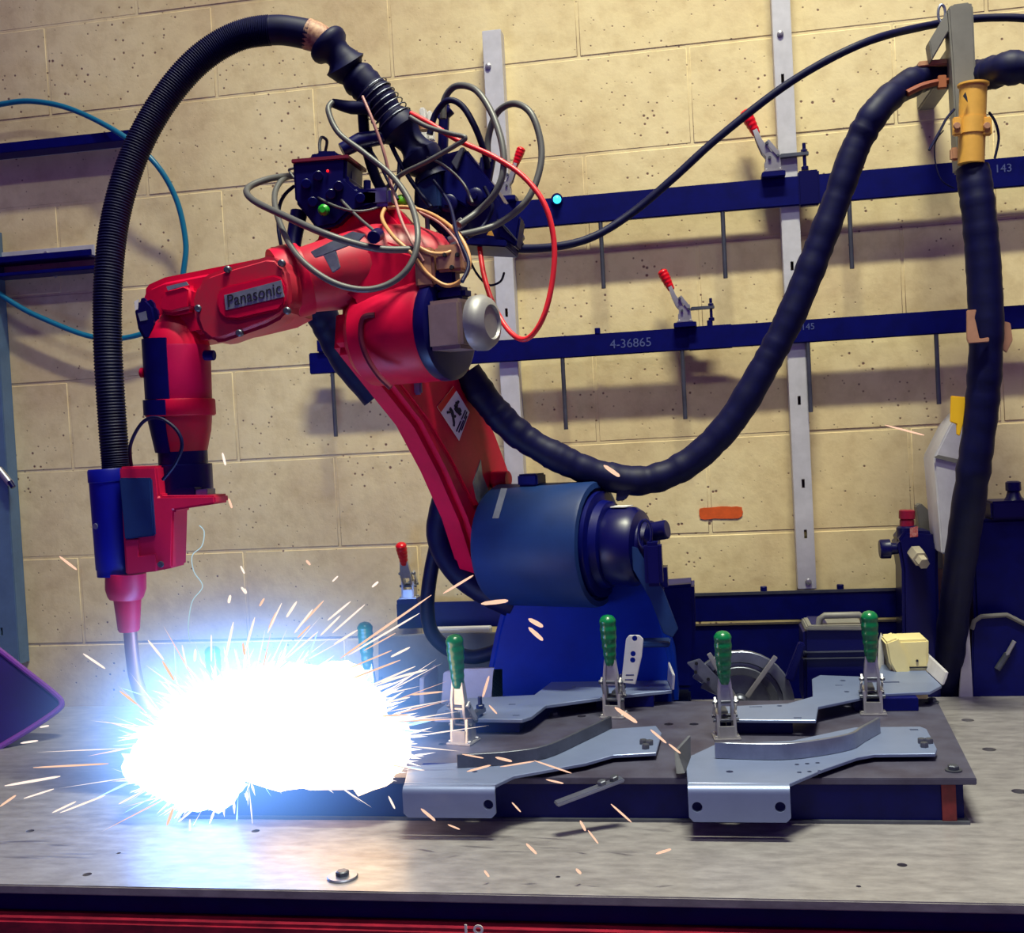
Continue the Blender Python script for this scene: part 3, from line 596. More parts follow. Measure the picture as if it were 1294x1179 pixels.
# bracket carrying the electronics on the elbow
Yj = Ye-.02
jb = part('junction_box', MB().prism([P(x, y, Yj) for x, y in [(369, 203), (395, 197), (398, 190), (425, 190), (428, 197), (438, 199), (437, 225), (450, 237), (478, 240), (478, 258), (440, 270), (425, 285), (400, 290), (385, 270), (372, 255)]], YV*.09, .006), BLACKP, rb)
MB().prism([P(x, y, Yj-.004) for x, y in [(368, 201), (440, 195), (440, 200), (368, 206)]], YV*.10, .001).obj('box_lid', mat('dark_red_lid', rgb(110, 16, 44), .5), jb)
for x, y in [(387, 232), (402, 222), (418, 245), (395, 255), (428, 235), (455, 250)]: MB().cyl(P(x, y, Yj-.012), P(x, y, Yj+.01), .008, 10).obj('gland', NAVY if x % 2 else BLACKP, jb)
MB().lathe(P(410, 266, Yj-.014), -YV, [(0, .009), (.006, .009), (.010, .005)], 14).obj('indicator_cap', mat('green_cap', rgb(25, 150, 30), .4), jb)
MB().cyl(P(414, 216, Yj-.002), P(414, 216, Yj-.005), .0022, 8).obj('red_light', mat('red_led', rgb(255, 20, 20), .4, emit=2), jb)
part('support_leg', MB().tube([P(378, 268, Yj+.04), P(372, 300, Yj+.03), P(370, 318, Yj+.02)], [.014, .013, .012], 12), BLACKP, rb)
part('support_leg', MB().tube([P(432, 190, Yj+.04), P(455, 178, Yj+.05), P(490, 172, Yj+.06)], [.012, .014, .012], 12), BLACKP, rb)
for x, y in [(464, 234), (441, 222)]: part('stud', MB().cyl(P(x, y+8, Yj+.03), P(x, y-6, Yj+.03), .006, 10), BLACKP, rb)
part('silver_bracket', MB().box(P(478, 252, Yj+.02), .05, .04, .03, bev=.006), STEEL, rb)
part('elbow_gland', MB().cyl(P(478, 296, Ye-.10), P(472, 300, Ye-.13), .010, 14), BLACKP, rb)
tb = MB(); Yc = 1.655
tb.box(P(540, 340, Yc), .03, .04, .06, bev=.004); part('terminal_block', tb, TAN, rb)
part('terminal_block', MB().box(P(571, 328, Yc), .042, .04, .040, bev=.004), TAN, rb, 'tan connector block under the feeder')
part('terminal_block', MB().box(P(564, 355, Yc+.01), .036, .04, .03, bev=.004), BLACKP, rb)
for x, y in [(562, 322), (578, 322), (571, 338)]: part('screw', MB().lathe(P(x, y, Yc-.02), -YV, [(0, .004), (.004, .003)], 10), INK, rb)

# ================================================================ TORCH
Yt = Yw-.005
tr = thing('welding_torch', P(140, 730, Yt), 'crimson and navy welding torch with bent copper neck', 'torch')
kt = S(150, 650, Yt)
ta, tb_ = P(138, 592, Yt), P(148, 727, Yt); tx = (tb_-ta).normalized(); TL = (tb_-ta).length
part('grip_body', MB().lathe(ta, tx, [(0, 25*kt), (.003, 26.5*kt), (.020, 26.5*kt), (.021, 25.5*kt), (TL*.93, 25*kt), (TL*.94, 24*kt), (TL, 24*kt)], 32), mat('deep_blue_torch_body', rgb(4, 16, 140), .4, 0, .15, 14, spec=.3), tr)
part('mount_bracket', MB().prism([P(x, y, Yt-.032) for x, y in [(150, 590), (197, 589), (201, 627), (271, 626), (272, 637), (219, 645), (217, 718), (196, 722), (158, 727)]], YV*.05, .003), MAG, tr)
part('cover_panel', MB().prism([P(x, y, Yt-.038) for x, y in [(150, 604), (190, 604), (195, 677), (157, 682)]], YV*.008, .002), NAVY2, tr, 'dark square panel on the torch mount')
part('raised_step', MB().prism([P(x, y, Yt-.036) for x, y in [(158, 682), (174, 681), (175, 703), (196, 700), (197, 722), (160, 726)]], YV*.006, .001), mat('deep_crimson', rgb(165, 18, 66), .4), tr)
part('mount_bolt', MB().lathe(P(203.5, 713, Yt-.032), -YV, [(0, .005), (.003, .0045)], 14), STEELD, tr)
part('mount_bolt', MB().lathe(P(121.5, 665, Yt-.028), -YV, [(0, .005), (.004, .004)], 14), STEEL, tr)
for x0_, x1_ in ((203, 221), (247, 262)): part('spacer_ring', slab([(x0_, 619), (x1_, 618), (x1_, 626), (x0_, 627)], Yt-.01, .03, .001), STEEL, tr)
part('spacer_ring', slab([(221, 617), (246, 616), (246, 628), (221, 629)], Yt-.012, .034, .001), BLACKP, tr)
ca_, cb_ = P(159, 724, Yt), P(159, 758, Yt)
part('collar', MB().lathe(ca_, cb_-ca_, [(0, 25*kt), (20*kt, 25*kt), (30*kt, 22*kt), (33*kt, 20*kt)], 32), MAG, tr)
part('neck_sleeve', MB().lathe(P(161, 757, Yt), P(163, 797, Yt)-P(161, 757, Yt), [(0, 17*kt), (38*kt, 13.5*kt), (41*kt, 12*kt)], 28), RED, tr)
nk = path([(164, 790, Yt), (167, 825, Yt), (172, 858, Yt-.003), (183, 888, Yt-.006), (200, 910, Yt-.01), (222, 930, Yt-.012)], 8)
part('neck', MB().tube(nk, 8.5*kt, 18), COPPER, tr)
part('nozzle', MB().tube([P(212, 921, Yt-.011), P(228, 936, Yt-.013), P(238, 944, Yt-.014)], [10*kt, 10.5*kt, 8*kt], 18), STEELD, tr)
WELD = P(252, 958, Yt-.015)
# thin whip on the flange
tag(MB().tube(path([(166, 590, Yt-.01), (165, 562, Yt-.03), (180, 534, Yt-.05), (200, 528, Yt-.06), (222, 542, Yt-.06), (230, 562, Yt-.06), (222, 585, Yt-.055), (206, 606, Yt-.045)], 8), 2.2*kt, 8).obj('sensor_lead', BLACK), 'thin black lead curling from torch to tool flange', 'cable')

# ================================================================ CONDUIT AND HOSES
cp = path([(147, 594, Yt), (141, 520, Yt), (136, 430, Yt), (137, 350, 1.62), (147, 270, 1.64), (170, 195, 1.66), (205, 130, 1.68), (250, 77, 1.70), (300, 46, 1.72), (350, 38, 1.73), (392, 44, 1.74)], 44)
cdn = thing('torch_conduit', P(390, 40, 1.74), 'thick black ribbed conduit arching from torch over the robot', 'conduit')
kc = S(150, 300, 1.63)
rad = []
acc = 0
for i, p in enumerate(cp):
    acc += (p-cp[i-1]).length if i else 0
    f = i/len(cp); base = 17.2*kc*(1+.12*max(0, (f-.6)/.4))
    rad.append(base*(1+(.045 if i % 2 else -.045)*(1 if f < .88 else .15)))
part('ribbed_tube', MB().tube(cp, rad, 22), BLACK, cdn)
part('tape_band', MB().tube([P(388, 43, 1.74), P(400, 47, 1.742), P(414, 55, 1.745)], [20*kc, 19.5*kc, 18*kc], 20), mat('worn_tape', rgb(190, 150, 118), .6, 0, 0, 120, col2=rgb(120, 70, 62)), cdn, 'beige worn tape band')
sl = path([(410, 52, 1.745), (430, 72, 1.75), (442, 90, 1.76), (462, 108, 1.765), (485, 135, 1.77), (508, 165, 1.775), (530, 195, 1.78), (545, 225, 1.785)], 6)
part('rubber_sleeve', MB().tube(sl, [(21+(4 if i % 9 < 4 else 0)+3*math.sin(i*.9))*kc for i in range(len(sl))], 18), BLACK, cdn)
cr_ = MB()
for i in range(9):
    f = 20+i*1.25; q0 = sl[int(f)].lerp(sl[int(f)+1], f-int(f)); tq = (sl[int(f)+1]-sl[int(f)]).normalized(); uq, wq = frame(tq)
    cr_.tube([q0+(uq*math.cos(a_)+wq*math.sin(a_))*25.5*kc for a_ in [math.pi*2*t_/20 for t_ in range(21)]], .0011, 5)
part('boot_ribs', cr_, STEELD, cdn)
part('branch', MB().tube(path([(470, 135, 1.75), (445, 136, 1.75), (420, 130, 1.75)], 4), [.013, .012, .012, .011, .011, .01, .009, .008, .007], 12), BLACK, cdn)
part('branch', MB().tube(path([(458, 130, 1.77), (462, 180, 1.78), (475, 225, 1.79), (490, 250, 1.80)], 4), .009, 10), BLACK, cdn)
def hose(name, label, px, r_px, m=BLACK, wob=0, n=8, sides=14, cat='hose'):
    q = path(px, n); rr = []
    for i in range(len(q)):
        f = i/(len(q)-1)*(len(px)-1); j = min(int(f), len(px)-2); y = px[j][2]
        rr.append(r_px*S(px[j][0], px[j][1], 2.0)*(1+wob*noise.noise(Vector((i*.55, r_px, 1.3)))))
    o = MB().tube(q, rr, sides).obj(name, m, angle=60); return tag(o, label, cat)
hose('cable_hose', 'thick black wrapped hose drooping from the post to the robot', [(1228, 96, 2.105), (1185, 94, 2.10), (1145, 108, 2.07), (1110, 138, 2.02), (1082, 185, 2.02), (1058, 250, 2.02), (1030, 325, 2.02), (1000, 398, 2.02), (965, 465, 2.02), (922, 535, 2.02), (870, 585, 2.02), (815, 607, 2.01), (760, 600, 2.0), (705, 578, 1.99), (655, 548, 1.99), (618, 510, 1.98), (590, 470, 1.97)], 18.5, BLACK, .12, 12)
tp = MB(); q0_ = P(786, 604, 2.0); tag(MB().prism([P(x, y, 1.985) for x, y in [(780, 612), (800, 618), (790, 632), (778, 634)]], YV*.02, .002).obj('tape_tail', BLACK), 'loose black tape tail under the lowest bend of the hose', 'tape')
hose('air_line', 'thin black line rising from the feeder to the post', [(585, 308, 1.88), (640, 314, 1.90), (700, 312, 1.95), (750, 299, 1.98), (800, 268, 2.0), (850, 226, 2.0), (910, 172, 2.0), (1000, 103, 2.0), (1090, 55, 2.0), (1170, 33, 2.09), (1240, 23, 2.11), (1310, 25, 2.11), (1400, 45, 2.15), (1500, 110, 2.25), (1540, 180, 2.345)], 5.2, BLACK, .05, 8, 10)
hose('cable_hose', 'black hose bulging out of the picture edge beside the post', [(1222, 98, 2.11), (1238, 96, 2.08), (1254, 92, 2.02), (1275, 86, 1.98), (1330, 88, 1.98), (1420, 110, 2.05), (1490, 180, 2.2), (1520, 260, 2.33)], 20, BLACK, .2, 8)
hose('cable_hose', 'thick black hose hanging straight below the yellow pipe', [(1229, 212, 2.0), (1236, 262, 1.99), (1243, 340, 1.99), (1246, 430, 1.99), (1240, 520, 2.0), (1228, 610, 2.02), (1215, 700, 2.10), (1204, 790, 2.19), (1196, 870, 2.255), (1190, 935, 2.27)], 20.5, BLACK, .09, 12)
hose('robot_cable', 'fat dark cable bending behind the red upper arm to the pedestal', [(575, 600, 2.03), (560, 640, 2.04), (556, 680, 2.04), (575, 718, 2.03), (608, 745, 2.02), (650, 765, 2.02)], 17, BLACK, .05, cat='cable')
hose('robot_cable', 'dark cable loop dropping beside the red-handled clamp to the base', [(556, 670, 2.07), (545, 720, 2.07), (540, 765, 2.07), (546, 800, 2.07), (570, 822, 2.06), (600, 830, 2.05), (640, 818, 2.05)], 9.5, BLACK, .03, cat='cable')
hose('robot_cable', 'dark hose dropping from forearm underside behind the elbow', [(392, 370, 1.92), (408, 400, 1.94), (424, 432, 1.96), (442, 462, 1.98), (475, 500, 2.0)], 19, BLACK, .06, cat='cable')
# loose cables around the elbow
def cable(label, px, r_px, m, cat='cable'):
    px = [(x, y, Y-.055*max(0, min(1, (y-235)/60))*(1 if x < 600 else 0)) for x, y, Y in px]
    q = path(px, 8); k_ = S(500, 250, 1.78); return tag(MB().tube(q, r_px*k_, 10).obj('cable', m, angle=60), label, cat)
cable('grey cable looping in a tall oval before the elbow', [(420, 129, 1.74), (415, 140, 1.73), (428, 168, 1.72), (460, 193, 1.71), (495, 222, 1.70), (518, 255, 1.69), (528, 295, 1.68), (520, 332, 1.66), (495, 357, 1.65), (458, 366, 1.64), (415, 354, 1.64), (375, 322, 1.66), (353, 280, 1.70), (347, 248, 1.73), (356, 228, 1.76), (375, 220, 1.80)], 3.7, CAB_G)
cable('grey cable sweeping out in a long flat loop above the forearm', [(372, 222, 1.79), (340, 226, 1.74), (313, 238, 1.70), (320, 253, 1.68), (360, 273, 1.66), (415, 297, 1.65), (475, 314, 1.67), (528, 315, 1.70)], 4.2, CAB_G)
cable('dark cable making the highest arch over the wire feeder', [(560, 150, 1.80), (562, 125, 1.80), (576, 109, 1.79), (600, 113, 1.77), (620, 140, 1.75), (634, 180, 1.73), (636, 215, 1.72), (625, 245, 1.72), (603, 268, 1.73), (580, 284, 1.75)], 4.2, CAB_G)
cable('black cable of the short inner arch above the feeder', [(543, 170, 1.79), (550, 145, 1.79), (566, 127, 1.78), (584, 134, 1.78), (600, 160, 1.78), (612, 192, 1.79), (616, 212, 1.81)], 4.0, BLACK)
cable('dark cable ring crossing in front of the free-topped strut', [(617, 205, 1.81), (617, 175, 1.81), (628, 143, 1.80), (650, 131, 1.78), (672, 145, 1.76), (684, 185, 1.75), (680, 222, 1.74), (662, 258, 1.73), (625, 285, 1.73), (582, 297, 1.75)], 4.2, CAB_G)
cable('bright red cable curving down past the rail end', [(519, 143, 1.75), (545, 157, 1.74), (580, 178, 1.73), (622, 197, 1.72), (660, 222, 1.71), (688, 258, 1.70), (700, 305, 1.70), (698, 355, 1.70), (686, 402, 1.70), (666, 428, 1.71), (645, 420, 1.73), (625, 388, 1.76), (612, 350, 1.78), (605, 305, 1.81)], 3.3, CAB_R)
cable('grey lead with a sharp kink below the red cable', [(518, 148, 1.74), (540, 160, 1.73), (570, 169, 1.72), (588, 174, 1.715), (575, 184, 1.72), (540, 204, 1.73), (508, 220, 1.75), (488, 238, 1.78)], 3.0, CAB_G)
cable('pinkish thin wire dropping from the sleeve past the elbow', [(458, 122, 1.72), (470, 150, 1.71), (485, 192, 1.71), (495, 235, 1.71), (506, 275, 1.70), (520, 305, 1.69), (535, 330, 1.69)], 2.0, CAB_P)
cable('tan wire hanging in a deep loop before the motor', [(486, 264, 1.73), (483, 277, 1.72), (498, 300, 1.70), (522, 322, 1.69), (540, 346, 1.69), (565, 361, 1.69), (587, 350, 1.69), (593, 325, 1.70), (578, 295, 1.72), (548, 272, 1.74), (515, 262, 1.74), (490, 263, 1.74)], 2.5, CAB_T)
cable('orange tan wire sagging above the connector block', [(528, 312, 1.69), (545, 320, 1.69), (565, 320, 1.69), (577, 312, 1.70)], 2.6, CAB_T)
cable('thin grey wire with a hairpin over the junction box', [(411, 192, 1.79), (413, 178, 1.77), (406, 174, 1.76), (404, 188, 1.75), (410, 215, 1.74), (425, 245, 1.73), (450, 272, 1.72), (478, 296, 1.71)], 2.0, CAB_G)
cable('thin wire draped in front of the junction box', [(396, 203, 1.76), (372, 212, 1.74), (366, 217, 1.74), (385, 238, 1.73), (418, 258, 1.72), (450, 267, 1.72), (478, 262, 1.74), (493, 250, 1.77)], 1.6, CAB_G)
cable('thin black lead twisting beside the grey strut', [(590, 320, 1.80), (602, 345, 1.80), (617, 360, 1.82), (632, 356, 1.84), (637, 345, 1.86)], 1.5, BLACK)
cable('black lead hanging at the back of the long flat loop', [(372, 235, 1.80), (360, 246, 1.80), (353, 262, 1.80), (352, 290, 1.80), (357, 318, 1.80)], 2.4, BLACK)
cable('slim black lead from branch down to the lime cap', [(462, 180, 1.77), (478, 205, 1.76), (492, 232, 1.76), (503, 252, 1.76)], 1.8, BLACK)

cable('black lead falling from the ribbed boot into the feeder', [(482, 152, 1.78), (500, 195, 1.77), (522, 232, 1.765), (545, 262, 1.765)], 3.0, BLACK)
cable('short black lead sagging between junction box and lime cap', [(505, 205, 1.77), (502, 232, 1.76), (490, 252, 1.76), (470, 262, 1.77)], 2.6, BLACK)
cable('black wire crossing the feeder side panel down to the tan block', [(548, 228, 1.755), (568, 258, 1.74), (578, 298, 1.70), (592, 332, 1.66), (584, 356, 1.63)], 2.2, BLACK)
cable('slim grey wire curving over the feeder side panel', [(520, 192, 1.76), (556, 206, 1.75), (584, 230, 1.75), (597, 256, 1.755)], 1.8, CAB_G)
cable('black wire tucked along the lower feeder edge', [(612, 236, 1.77), (622, 262, 1.765), (610, 286, 1.76), (588, 302, 1.75)], 2.4, BLACK)
cable('pair wire in dull pink beside the tan wire loop', [(530, 268, 1.72), (556, 282, 1.71), (578, 306, 1.69), (588, 330, 1.67)], 1.5, CAB_P)
# ================================================================ WIRE FEEDER
Yd = 1.80
wf = thing('wire_feeder', P(590, 310, Yd), 'dark blue wire feeder mounted on the robot elbow', 'wire feeder')
part('housing', MB().prism([P(x, y, Yd) for x, y in [(522, 262), (524, 205), (545, 198), (575, 190), (588, 186), (622, 232), (640, 262), (650, 290), (640, 306), (600, 310), (560, 300)]], YV*.13, .006), BLACKP, wf)
part('side_panel', MB().prism([P(x, y, Yd-.012) for x, y in [(566, 215), (586, 188), (626, 236), (618, 250), (590, 262), (562, 245)]], YV*.02, .003), NAVY, wf)
part('front_block', MB().prism([P(x, y, Yd-.03) for x, y in [(524, 215), (552, 212), (556, 262), (530, 268)]], YV*.05, .004), NAVY2, wf)
for x, y in [(545, 258), (570, 260), (603, 252)]:
    part('drive_roll', MB().lathe(P(x, y, Yd+.005), -YV, [(0, .015), (.020, .015), (.022, .012), (.022, .006), (.030, .005)], 24), BLACKP, wf)
for i in range(4): part('vent_slat', MB().box(P(636+i*3.4, 286+i*3.2, Yd-.006), .003, .004, .030, (XV, YV, (ZV*.8-XV*.6).normalized()), .0006), STEELD, wf)
part('end_plate', MB().prism([P(x, y, Yd-.004) for x, y in [(626, 262), (640, 255), (658, 275), (652, 312), (630, 300)]], YV*.05, .003), NAVY, wf)
part('lime_cap', MB().lathe(P(508, 255, Yd-.02), -YV, [(0, .011), (.006, .011), (.011, .007), (.013, .002)], 18), LIME, wf, 'bright lime green cap')
part('inlet_fitting', MB().cyl(P(559, 200, Yd+.03), P(562, 132, Yd+.03), .009, 14), BLACKP, wf)
part('inlet_fitting', MB().cyl(P(555, 152, Yd+.03), P(570, 138, Yd+.03), .009, 14), BLACKP, wf)
part('inlet_fitting', MB().cyl(P(617, 200, Yd+.02), P(612, 228, Yd+.02), .013, 14), BLACKP, wf)
part('outlet_fitting', MB().cyl(P(570, 293, Yd-.03), P(586, 279, Yd-.03), .008, 14), CHROME, wf)
part('outlet_fitting', MB().cyl(P(568, 305, Yd-.03), P(585, 297, Yd-.03), .008, 14), CHROME, wf)
part('white_spacer', MB().box(P(536, 158, Yd+.06), .010, .02, .055, bev=.002), WHITE, wf)
part('white_spacer', MB().box(P(545, 160, Yd+.07), .008, .02, .05, bev=.002), WHITE, wf)
part('knob', MB().lathe(P(536, 165, Yd), ZV, [(0, .010), (.012, .010), (.016, .006)], 12), TAN, wf)
part('warning_tag', MB().prism([P(x, y, Yd-.032) for x, y in [(615, 297), (620, 288), (624, 298)]], YV*.002), YEL, wf)
part('base_plate', MB().prism([P(x, y, Yd-.01) for x, y in [(560, 298), (640, 303), (640, 312), (560, 308)]], YV*.12, .002), NAVY, wf)
part('post', MB().cyl(P(541, 300, Yd-.02), P(536, 200, Yd-.02), .004, 10), STEELD, wf)
part('upper_bracket', MB().prism([P(x, y, Yd-.02) for x, y in [(570, 205), (582, 186), (587, 186), (577, 215)]], YV*.08, .001), STEELD, wf)
il = thing('glow_bead', P(704, 256, 2.295), 'tiny added cyan lamp glowing on the end of the upper rail', 'bead')  # glowing bead added in place of a bright flare spot
part('lens', MB().ball(P(704, 252, 2.295), .0085), mat('cyan_glow', (.04, .72, 1, 1), .4, emit=2.2), il)
part('back_disc', MB().lathe(P(704, 252, 2.3032), -YV, [(0, .012), (.006, .012)], 16), BLACKP, il)

# ================================================================ POST WITH YELLOW PIPE
Yp = 2.03
ps = thing('hose_post', P(1215, 200, Yp), 'grey steel post end with a yellow pipe clamped to it', 'post')
part('bar', MB().prism([P(x, y, Yp) for x, y in [(1198, 10), (1204, 5), (1226, 2), (1230, 6), (1234, 105), (1233, 215), (1210, 215), (1203, 80)]], YV*.04, .003), GRAYP, ps)
part('wall_arm', MB().box((P(1216, 60, Yp).x+.001, (Yp+.04+D)/2-.001, P(1216, 60, Yp).z), .034, D-Yp-.044, .034, bev=.003), GRAYP, ps)
part('brace', MB().prism([P(x, y, Yp+.005) for x, y in [(1198, 12), (1200, 38), (1178, 76), (1174, 52)]], YV*.035, .002), GRAYP, ps)
rg = [P(1190+4.5*math.cos(k*math.pi/10), 17+11*math.sin(k*math.pi/10), Yp+.02) for k in range(21)]
part('hook_ring', MB().tube(rg, .0025, 8), STEEL, ps)
part('strap', MB().tube(path([(1146, 118, Yp+.005), (1165, 109, Yp+.012), (1185, 104, Yp+.022), (1200, 102, Yp+.035)], 6), .006, 8), mat('brown_strap', rgb(130, 62, 40), .6), ps, 'brown strap around the hose')
part('strap_buckle', MB().box(P(1190, 104, Yp+.022), .014, .012, .022, bev=.001), mat('rusty_buckle', rgb(150, 84, 48), .6), ps)
part('strap', MB().box(P(1180, 81, Yp+.045), .055, .02, .010, bev=.002), TAN, ps)
yb, yt = P(1227, 207, Yp-.045), P(1230, 106, Yp-.045); ky_ = S(1228, 150, Yp-.045); L = (yt-yb).length
yp = part('yellow_pipe', MB().lathe(yb, yt-yb, [(0, 16*ky_), (L*.97, 16.5*ky_), (L*.975, 19*ky_), (L, 19*ky_), (L, 14*ky_)], 28), YEL, ps)
part('pipe_clamp', MB().lathe(P(1228, 170, Yp-.045), yt-yb, [(0, 17.5*ky_), (20*ky_, 17.5*ky_)], 24), YEL, ps)
for s in (-1, 1):
    part('clamp_ear', MB().box(P(1228+s*19, 160, Yp-.058), .014, .012, .030, bev=.002), YEL, ps); part('clamp_bolt', MB().lathe(P(1228+s*19, 159, Yp-.065), -YV, [(0, .006), (.004, .005)], 12), TAN, ps)
part('wire_tie', MB().tube(path([(1206, 138, Yp-.02), (1196, 150, Yp-.03), (1188, 165, Yp-.04), (1174, 190, Yp-.05)], 6), .0022, 6), BLACK, ps)
part('wire_tie', MB().tube(path([(1192, 165, Yp-.03), (1182, 180, Yp-.04), (1182, 205, Yp-.04), (1190, 228, Yp-.04), (1206, 238, Yp-.03)], 6), .0012, 6), BLACK, ps)
part('wire_tie', MB().tube(path([(1250, 142, Yp-.02), (1258, 155, Yp-.03), (1262, 175, Yp-.03), (1257, 200, Yp-.03)], 6), .0022, 6), BLACK, ps)
part('marker_tick', MB().prism([P(x, y, Yp-.0705) for x, y in [(1217, 121), (1220, 116), (1222, 122), (1223, 129)]], YV*.002), INK, ps)
part('torn_tape', MB().box(P(1206, 195, Yp-.02), .014, .014, .022, bev=.003), TAN, ps)
# torn paper scraps stuck to the hanging hose
tag(MB().prism([P(x, y, 1.955) for x, y in [(1222, 392), (1234, 391), (1232, 402), (1238, 428), (1250, 426), (1250, 432), (1224, 434), (1222, 428)]], YV*.006, .001).obj('tape_scrap', TAN), 'torn beige tape scrap on the hanging hose', 'tape')
tag(MB().prism([P(x, y, 2.0) for x, y in [(1266, 405), (1277, 408), (1280, 430), (1272, 446), (1265, 440), (1267, 424)]], YV*.004, .001).obj('tape_scrap', TAN), 'torn beige scrap fluttering beside the hanging hose at the lower rail', 'tape')

# ================================================================ BENCH BACK CLUTTER
def onT(x, Y): return Vector((P(x, 860, Y).x, Y, ZT))
# black case with handle
c = onT(1056, 2.09); ks = S(1056, 820, 2.05)
cs = thing('tool_case', c, 'black plastic case with a grey top handle', 'case')
part('shell', MB().prism([P(x, y, 2.05) for x, y in [(1016, 893), (1015, 796), (1022, 790), (1090, 790), (1096, 796), (1098, 890)]], YV*.10, .006), BLACKP, cs)
part('lid_line', MB().box(P(1056, 823, 2.052), 80*ks, .012, .002), STEELD, cs); part('lid_line', MB().box(P(1056, 831, 2.052), 82*ks, .012, .002), STEELD, cs)
part('handle', MB().tube([P(1034, 795, 2.06), P(1036, 782, 2.06), P(1042, 778, 2.06), P(1086, 777, 2.06), P(1090, 780, 2.06), P(1092, 794, 2.06)], .006, 10), GRAYP, cs)
part('top_pad', MB().prism([P(x, y, 2.045) for x, y in [(1017, 797), (1020, 791), (1092, 790), (1094, 797)]], YV*.09, .002), GRAYP, cs)
part('side_strap', MB().prism([P(x, y, 2.03) for x, y in [(1010, 812), (1018, 815), (1003, 862), (992, 858)]], YV*.02, .002), BLACKP, cs)
# cream box
cm = thing('cream_box', onT(1150, 2.08), 'small cream plastic box with a sloped cover', 'box')
part('body', MB().prism([P(x, y, 2.05) for x, y in [(1128, 895), (1124, 820), (1120, 810), (1174, 808), (1173, 893)]], YV*.07, .004), CREAM, cm)
part('cover_band', MB().prism([P(x, y, 2.042) for x, y in [(1136, 895), (1134, 855), (1124, 838), (1119, 812), (1135, 806), (1148, 830), (1150, 850), (1149, 895)]], YV*.06, .003), CREAM, cm)
part('seam', MB().box(P(1162, 843, 2.049), .034, .004, .0018), INK, cm)
part('screw', MB().lathe(P(1159, 835, 2.05), -YV, [(0, .0025), (.002, .002)], 8), INK, cm)
o = MB().prism([P(x, y, 2.10) for x, y in [(1108, 880), (1111, 812), (1114, 800), (1117, 812), (1118, 880)]], YV*.01, .001).obj('white_scraper', WHITE); tag(o, 'narrow pale blade between green clamp and cream box', 'blade')
# round sector jig
Yk = 2.04; kk = S(930, 860, Yk)
sj = thing('sector_jig', onT(930, 2.06), 'aluminium half-round jig with radial bars behind the green clamp', 'jig')
def arc(r0, r1, a0, a1, Y, t):
    n = 14; pts = [(935+r1*1.0*math.cos(a0+(a1-a0)*i/n), 893-r1*math.sin(a0+(a1-a0)*i/n)) for i in range(n+1)]+[(935+r0*math.cos(a1-(a1-a0)*i/n), 893-r0*math.sin(a1-(a1-a0)*i/n)) for i in range(n+1)]
    return MB().prism([P(x, y, Y) for x, y in pts], YV*t, .001, 1)
part('outer_ring', arc(56, 70, .12, 2.6, Yk, .014), STEEL, sj); part('inner_ring', arc(40, 50, .15, 2.5, Yk-.006, .014), STEELD, sj); part('web', arc(6, 56, .05, 2.7, Yk+.006, .006), STEEL, sj)
for an in (.95, 2.1):
    ca, sa = math.cos(an), math.sin(an); q0, q1 = P(935+15*ca, 893-15*sa, Yk-.01), P(935+78*ca, 893-78*sa, Yk-.01); d = (q1-q0).normalized()
    part('radial_bar', MB().box((q0+q1)/2, (q1-q0).length, .008, .008, (d, YV, d.cross(YV)), .001), CHROME, sj)
part('hub', MB().lathe(P(935, 884, Yk+.004), -YV, [(0, .012), (.02, .012), (.024, .008)], 20), STEELD, sj)
part('slotted_arm', MB().prism([P(x, y, Yk-.012) for x, y in [(868, 838), (884, 833), (930, 878), (914, 888)]], YV*.008, .001), STEEL, sj)
for x, y in [(880, 838), (879, 849), (895, 858)]: part('peg', MB().lathe(P(x, y, Yk-.012), -YV, [(0, .003), (.004, .003)], 10), INK, sj)
# slotted strap standing up
st = thing('slotted_strap', T(790, 864, ZF+.026), 'pale slotted metal strap leaning upright behind a green clamp', 'strap')
o = MB().prism([P(x, y, 1.87) for x, y in [(785, 863), (791, 808), (795, 803), (808, 803), (813, 808), (811, 830), (803, 865)]], YV*.006, .001).obj('strap', ZINC, st)
cu = MB()
for x, y in [(802, 806.5), (800, 826), (799.5, 834)]: cu.cyl(P(x, y, 1.84), P(x, y, 1.90), .0045, 12)
for x, y in [(796, 853), (795, 859)]: cu.box(P(x, y, 1.872), .014, .03, .0028)
cut(o, cu)
# square sheet and bracket by the glare
o = MB().prism([P(x, y, 2.0) for x, y in [(556, 905), (560, 850), (575, 846), (636, 844), (637, 905)]], YV*.012, .002).obj('square_sheet', ZINC); tag(o, 'pale square metal sheet standing behind a green clamp', 'sheet')
ab = thing('angle_bracket', onT(520, 2.0), 'dark steel angle bracket among the sparks beside square sheet', 'bracket')
part('upright', MB().prism([P(x, y, 1.98) for x, y in [(507, 905), (507, 858), (530, 850), (530, 905)]], YV*.01, .001), STEELD, ab)
part('wing', MB().prism([P(530, 905, 1.98), P(530, 857, 1.98), P(548, 840, 2.06), P(550, 885, 2.06)], XV*.008, .001), ZINC, ab)
o = MB().prism([P(x, y, 2.2) for x, y in [(478, 905), (478, 805), (560, 800), (640, 800), (640, 905)]], YV*.012, .002).obj('back_sheet', GRAYP); tag(o, 'wide grey sheet leaning on the wall below the bottom rail', 'sheet')
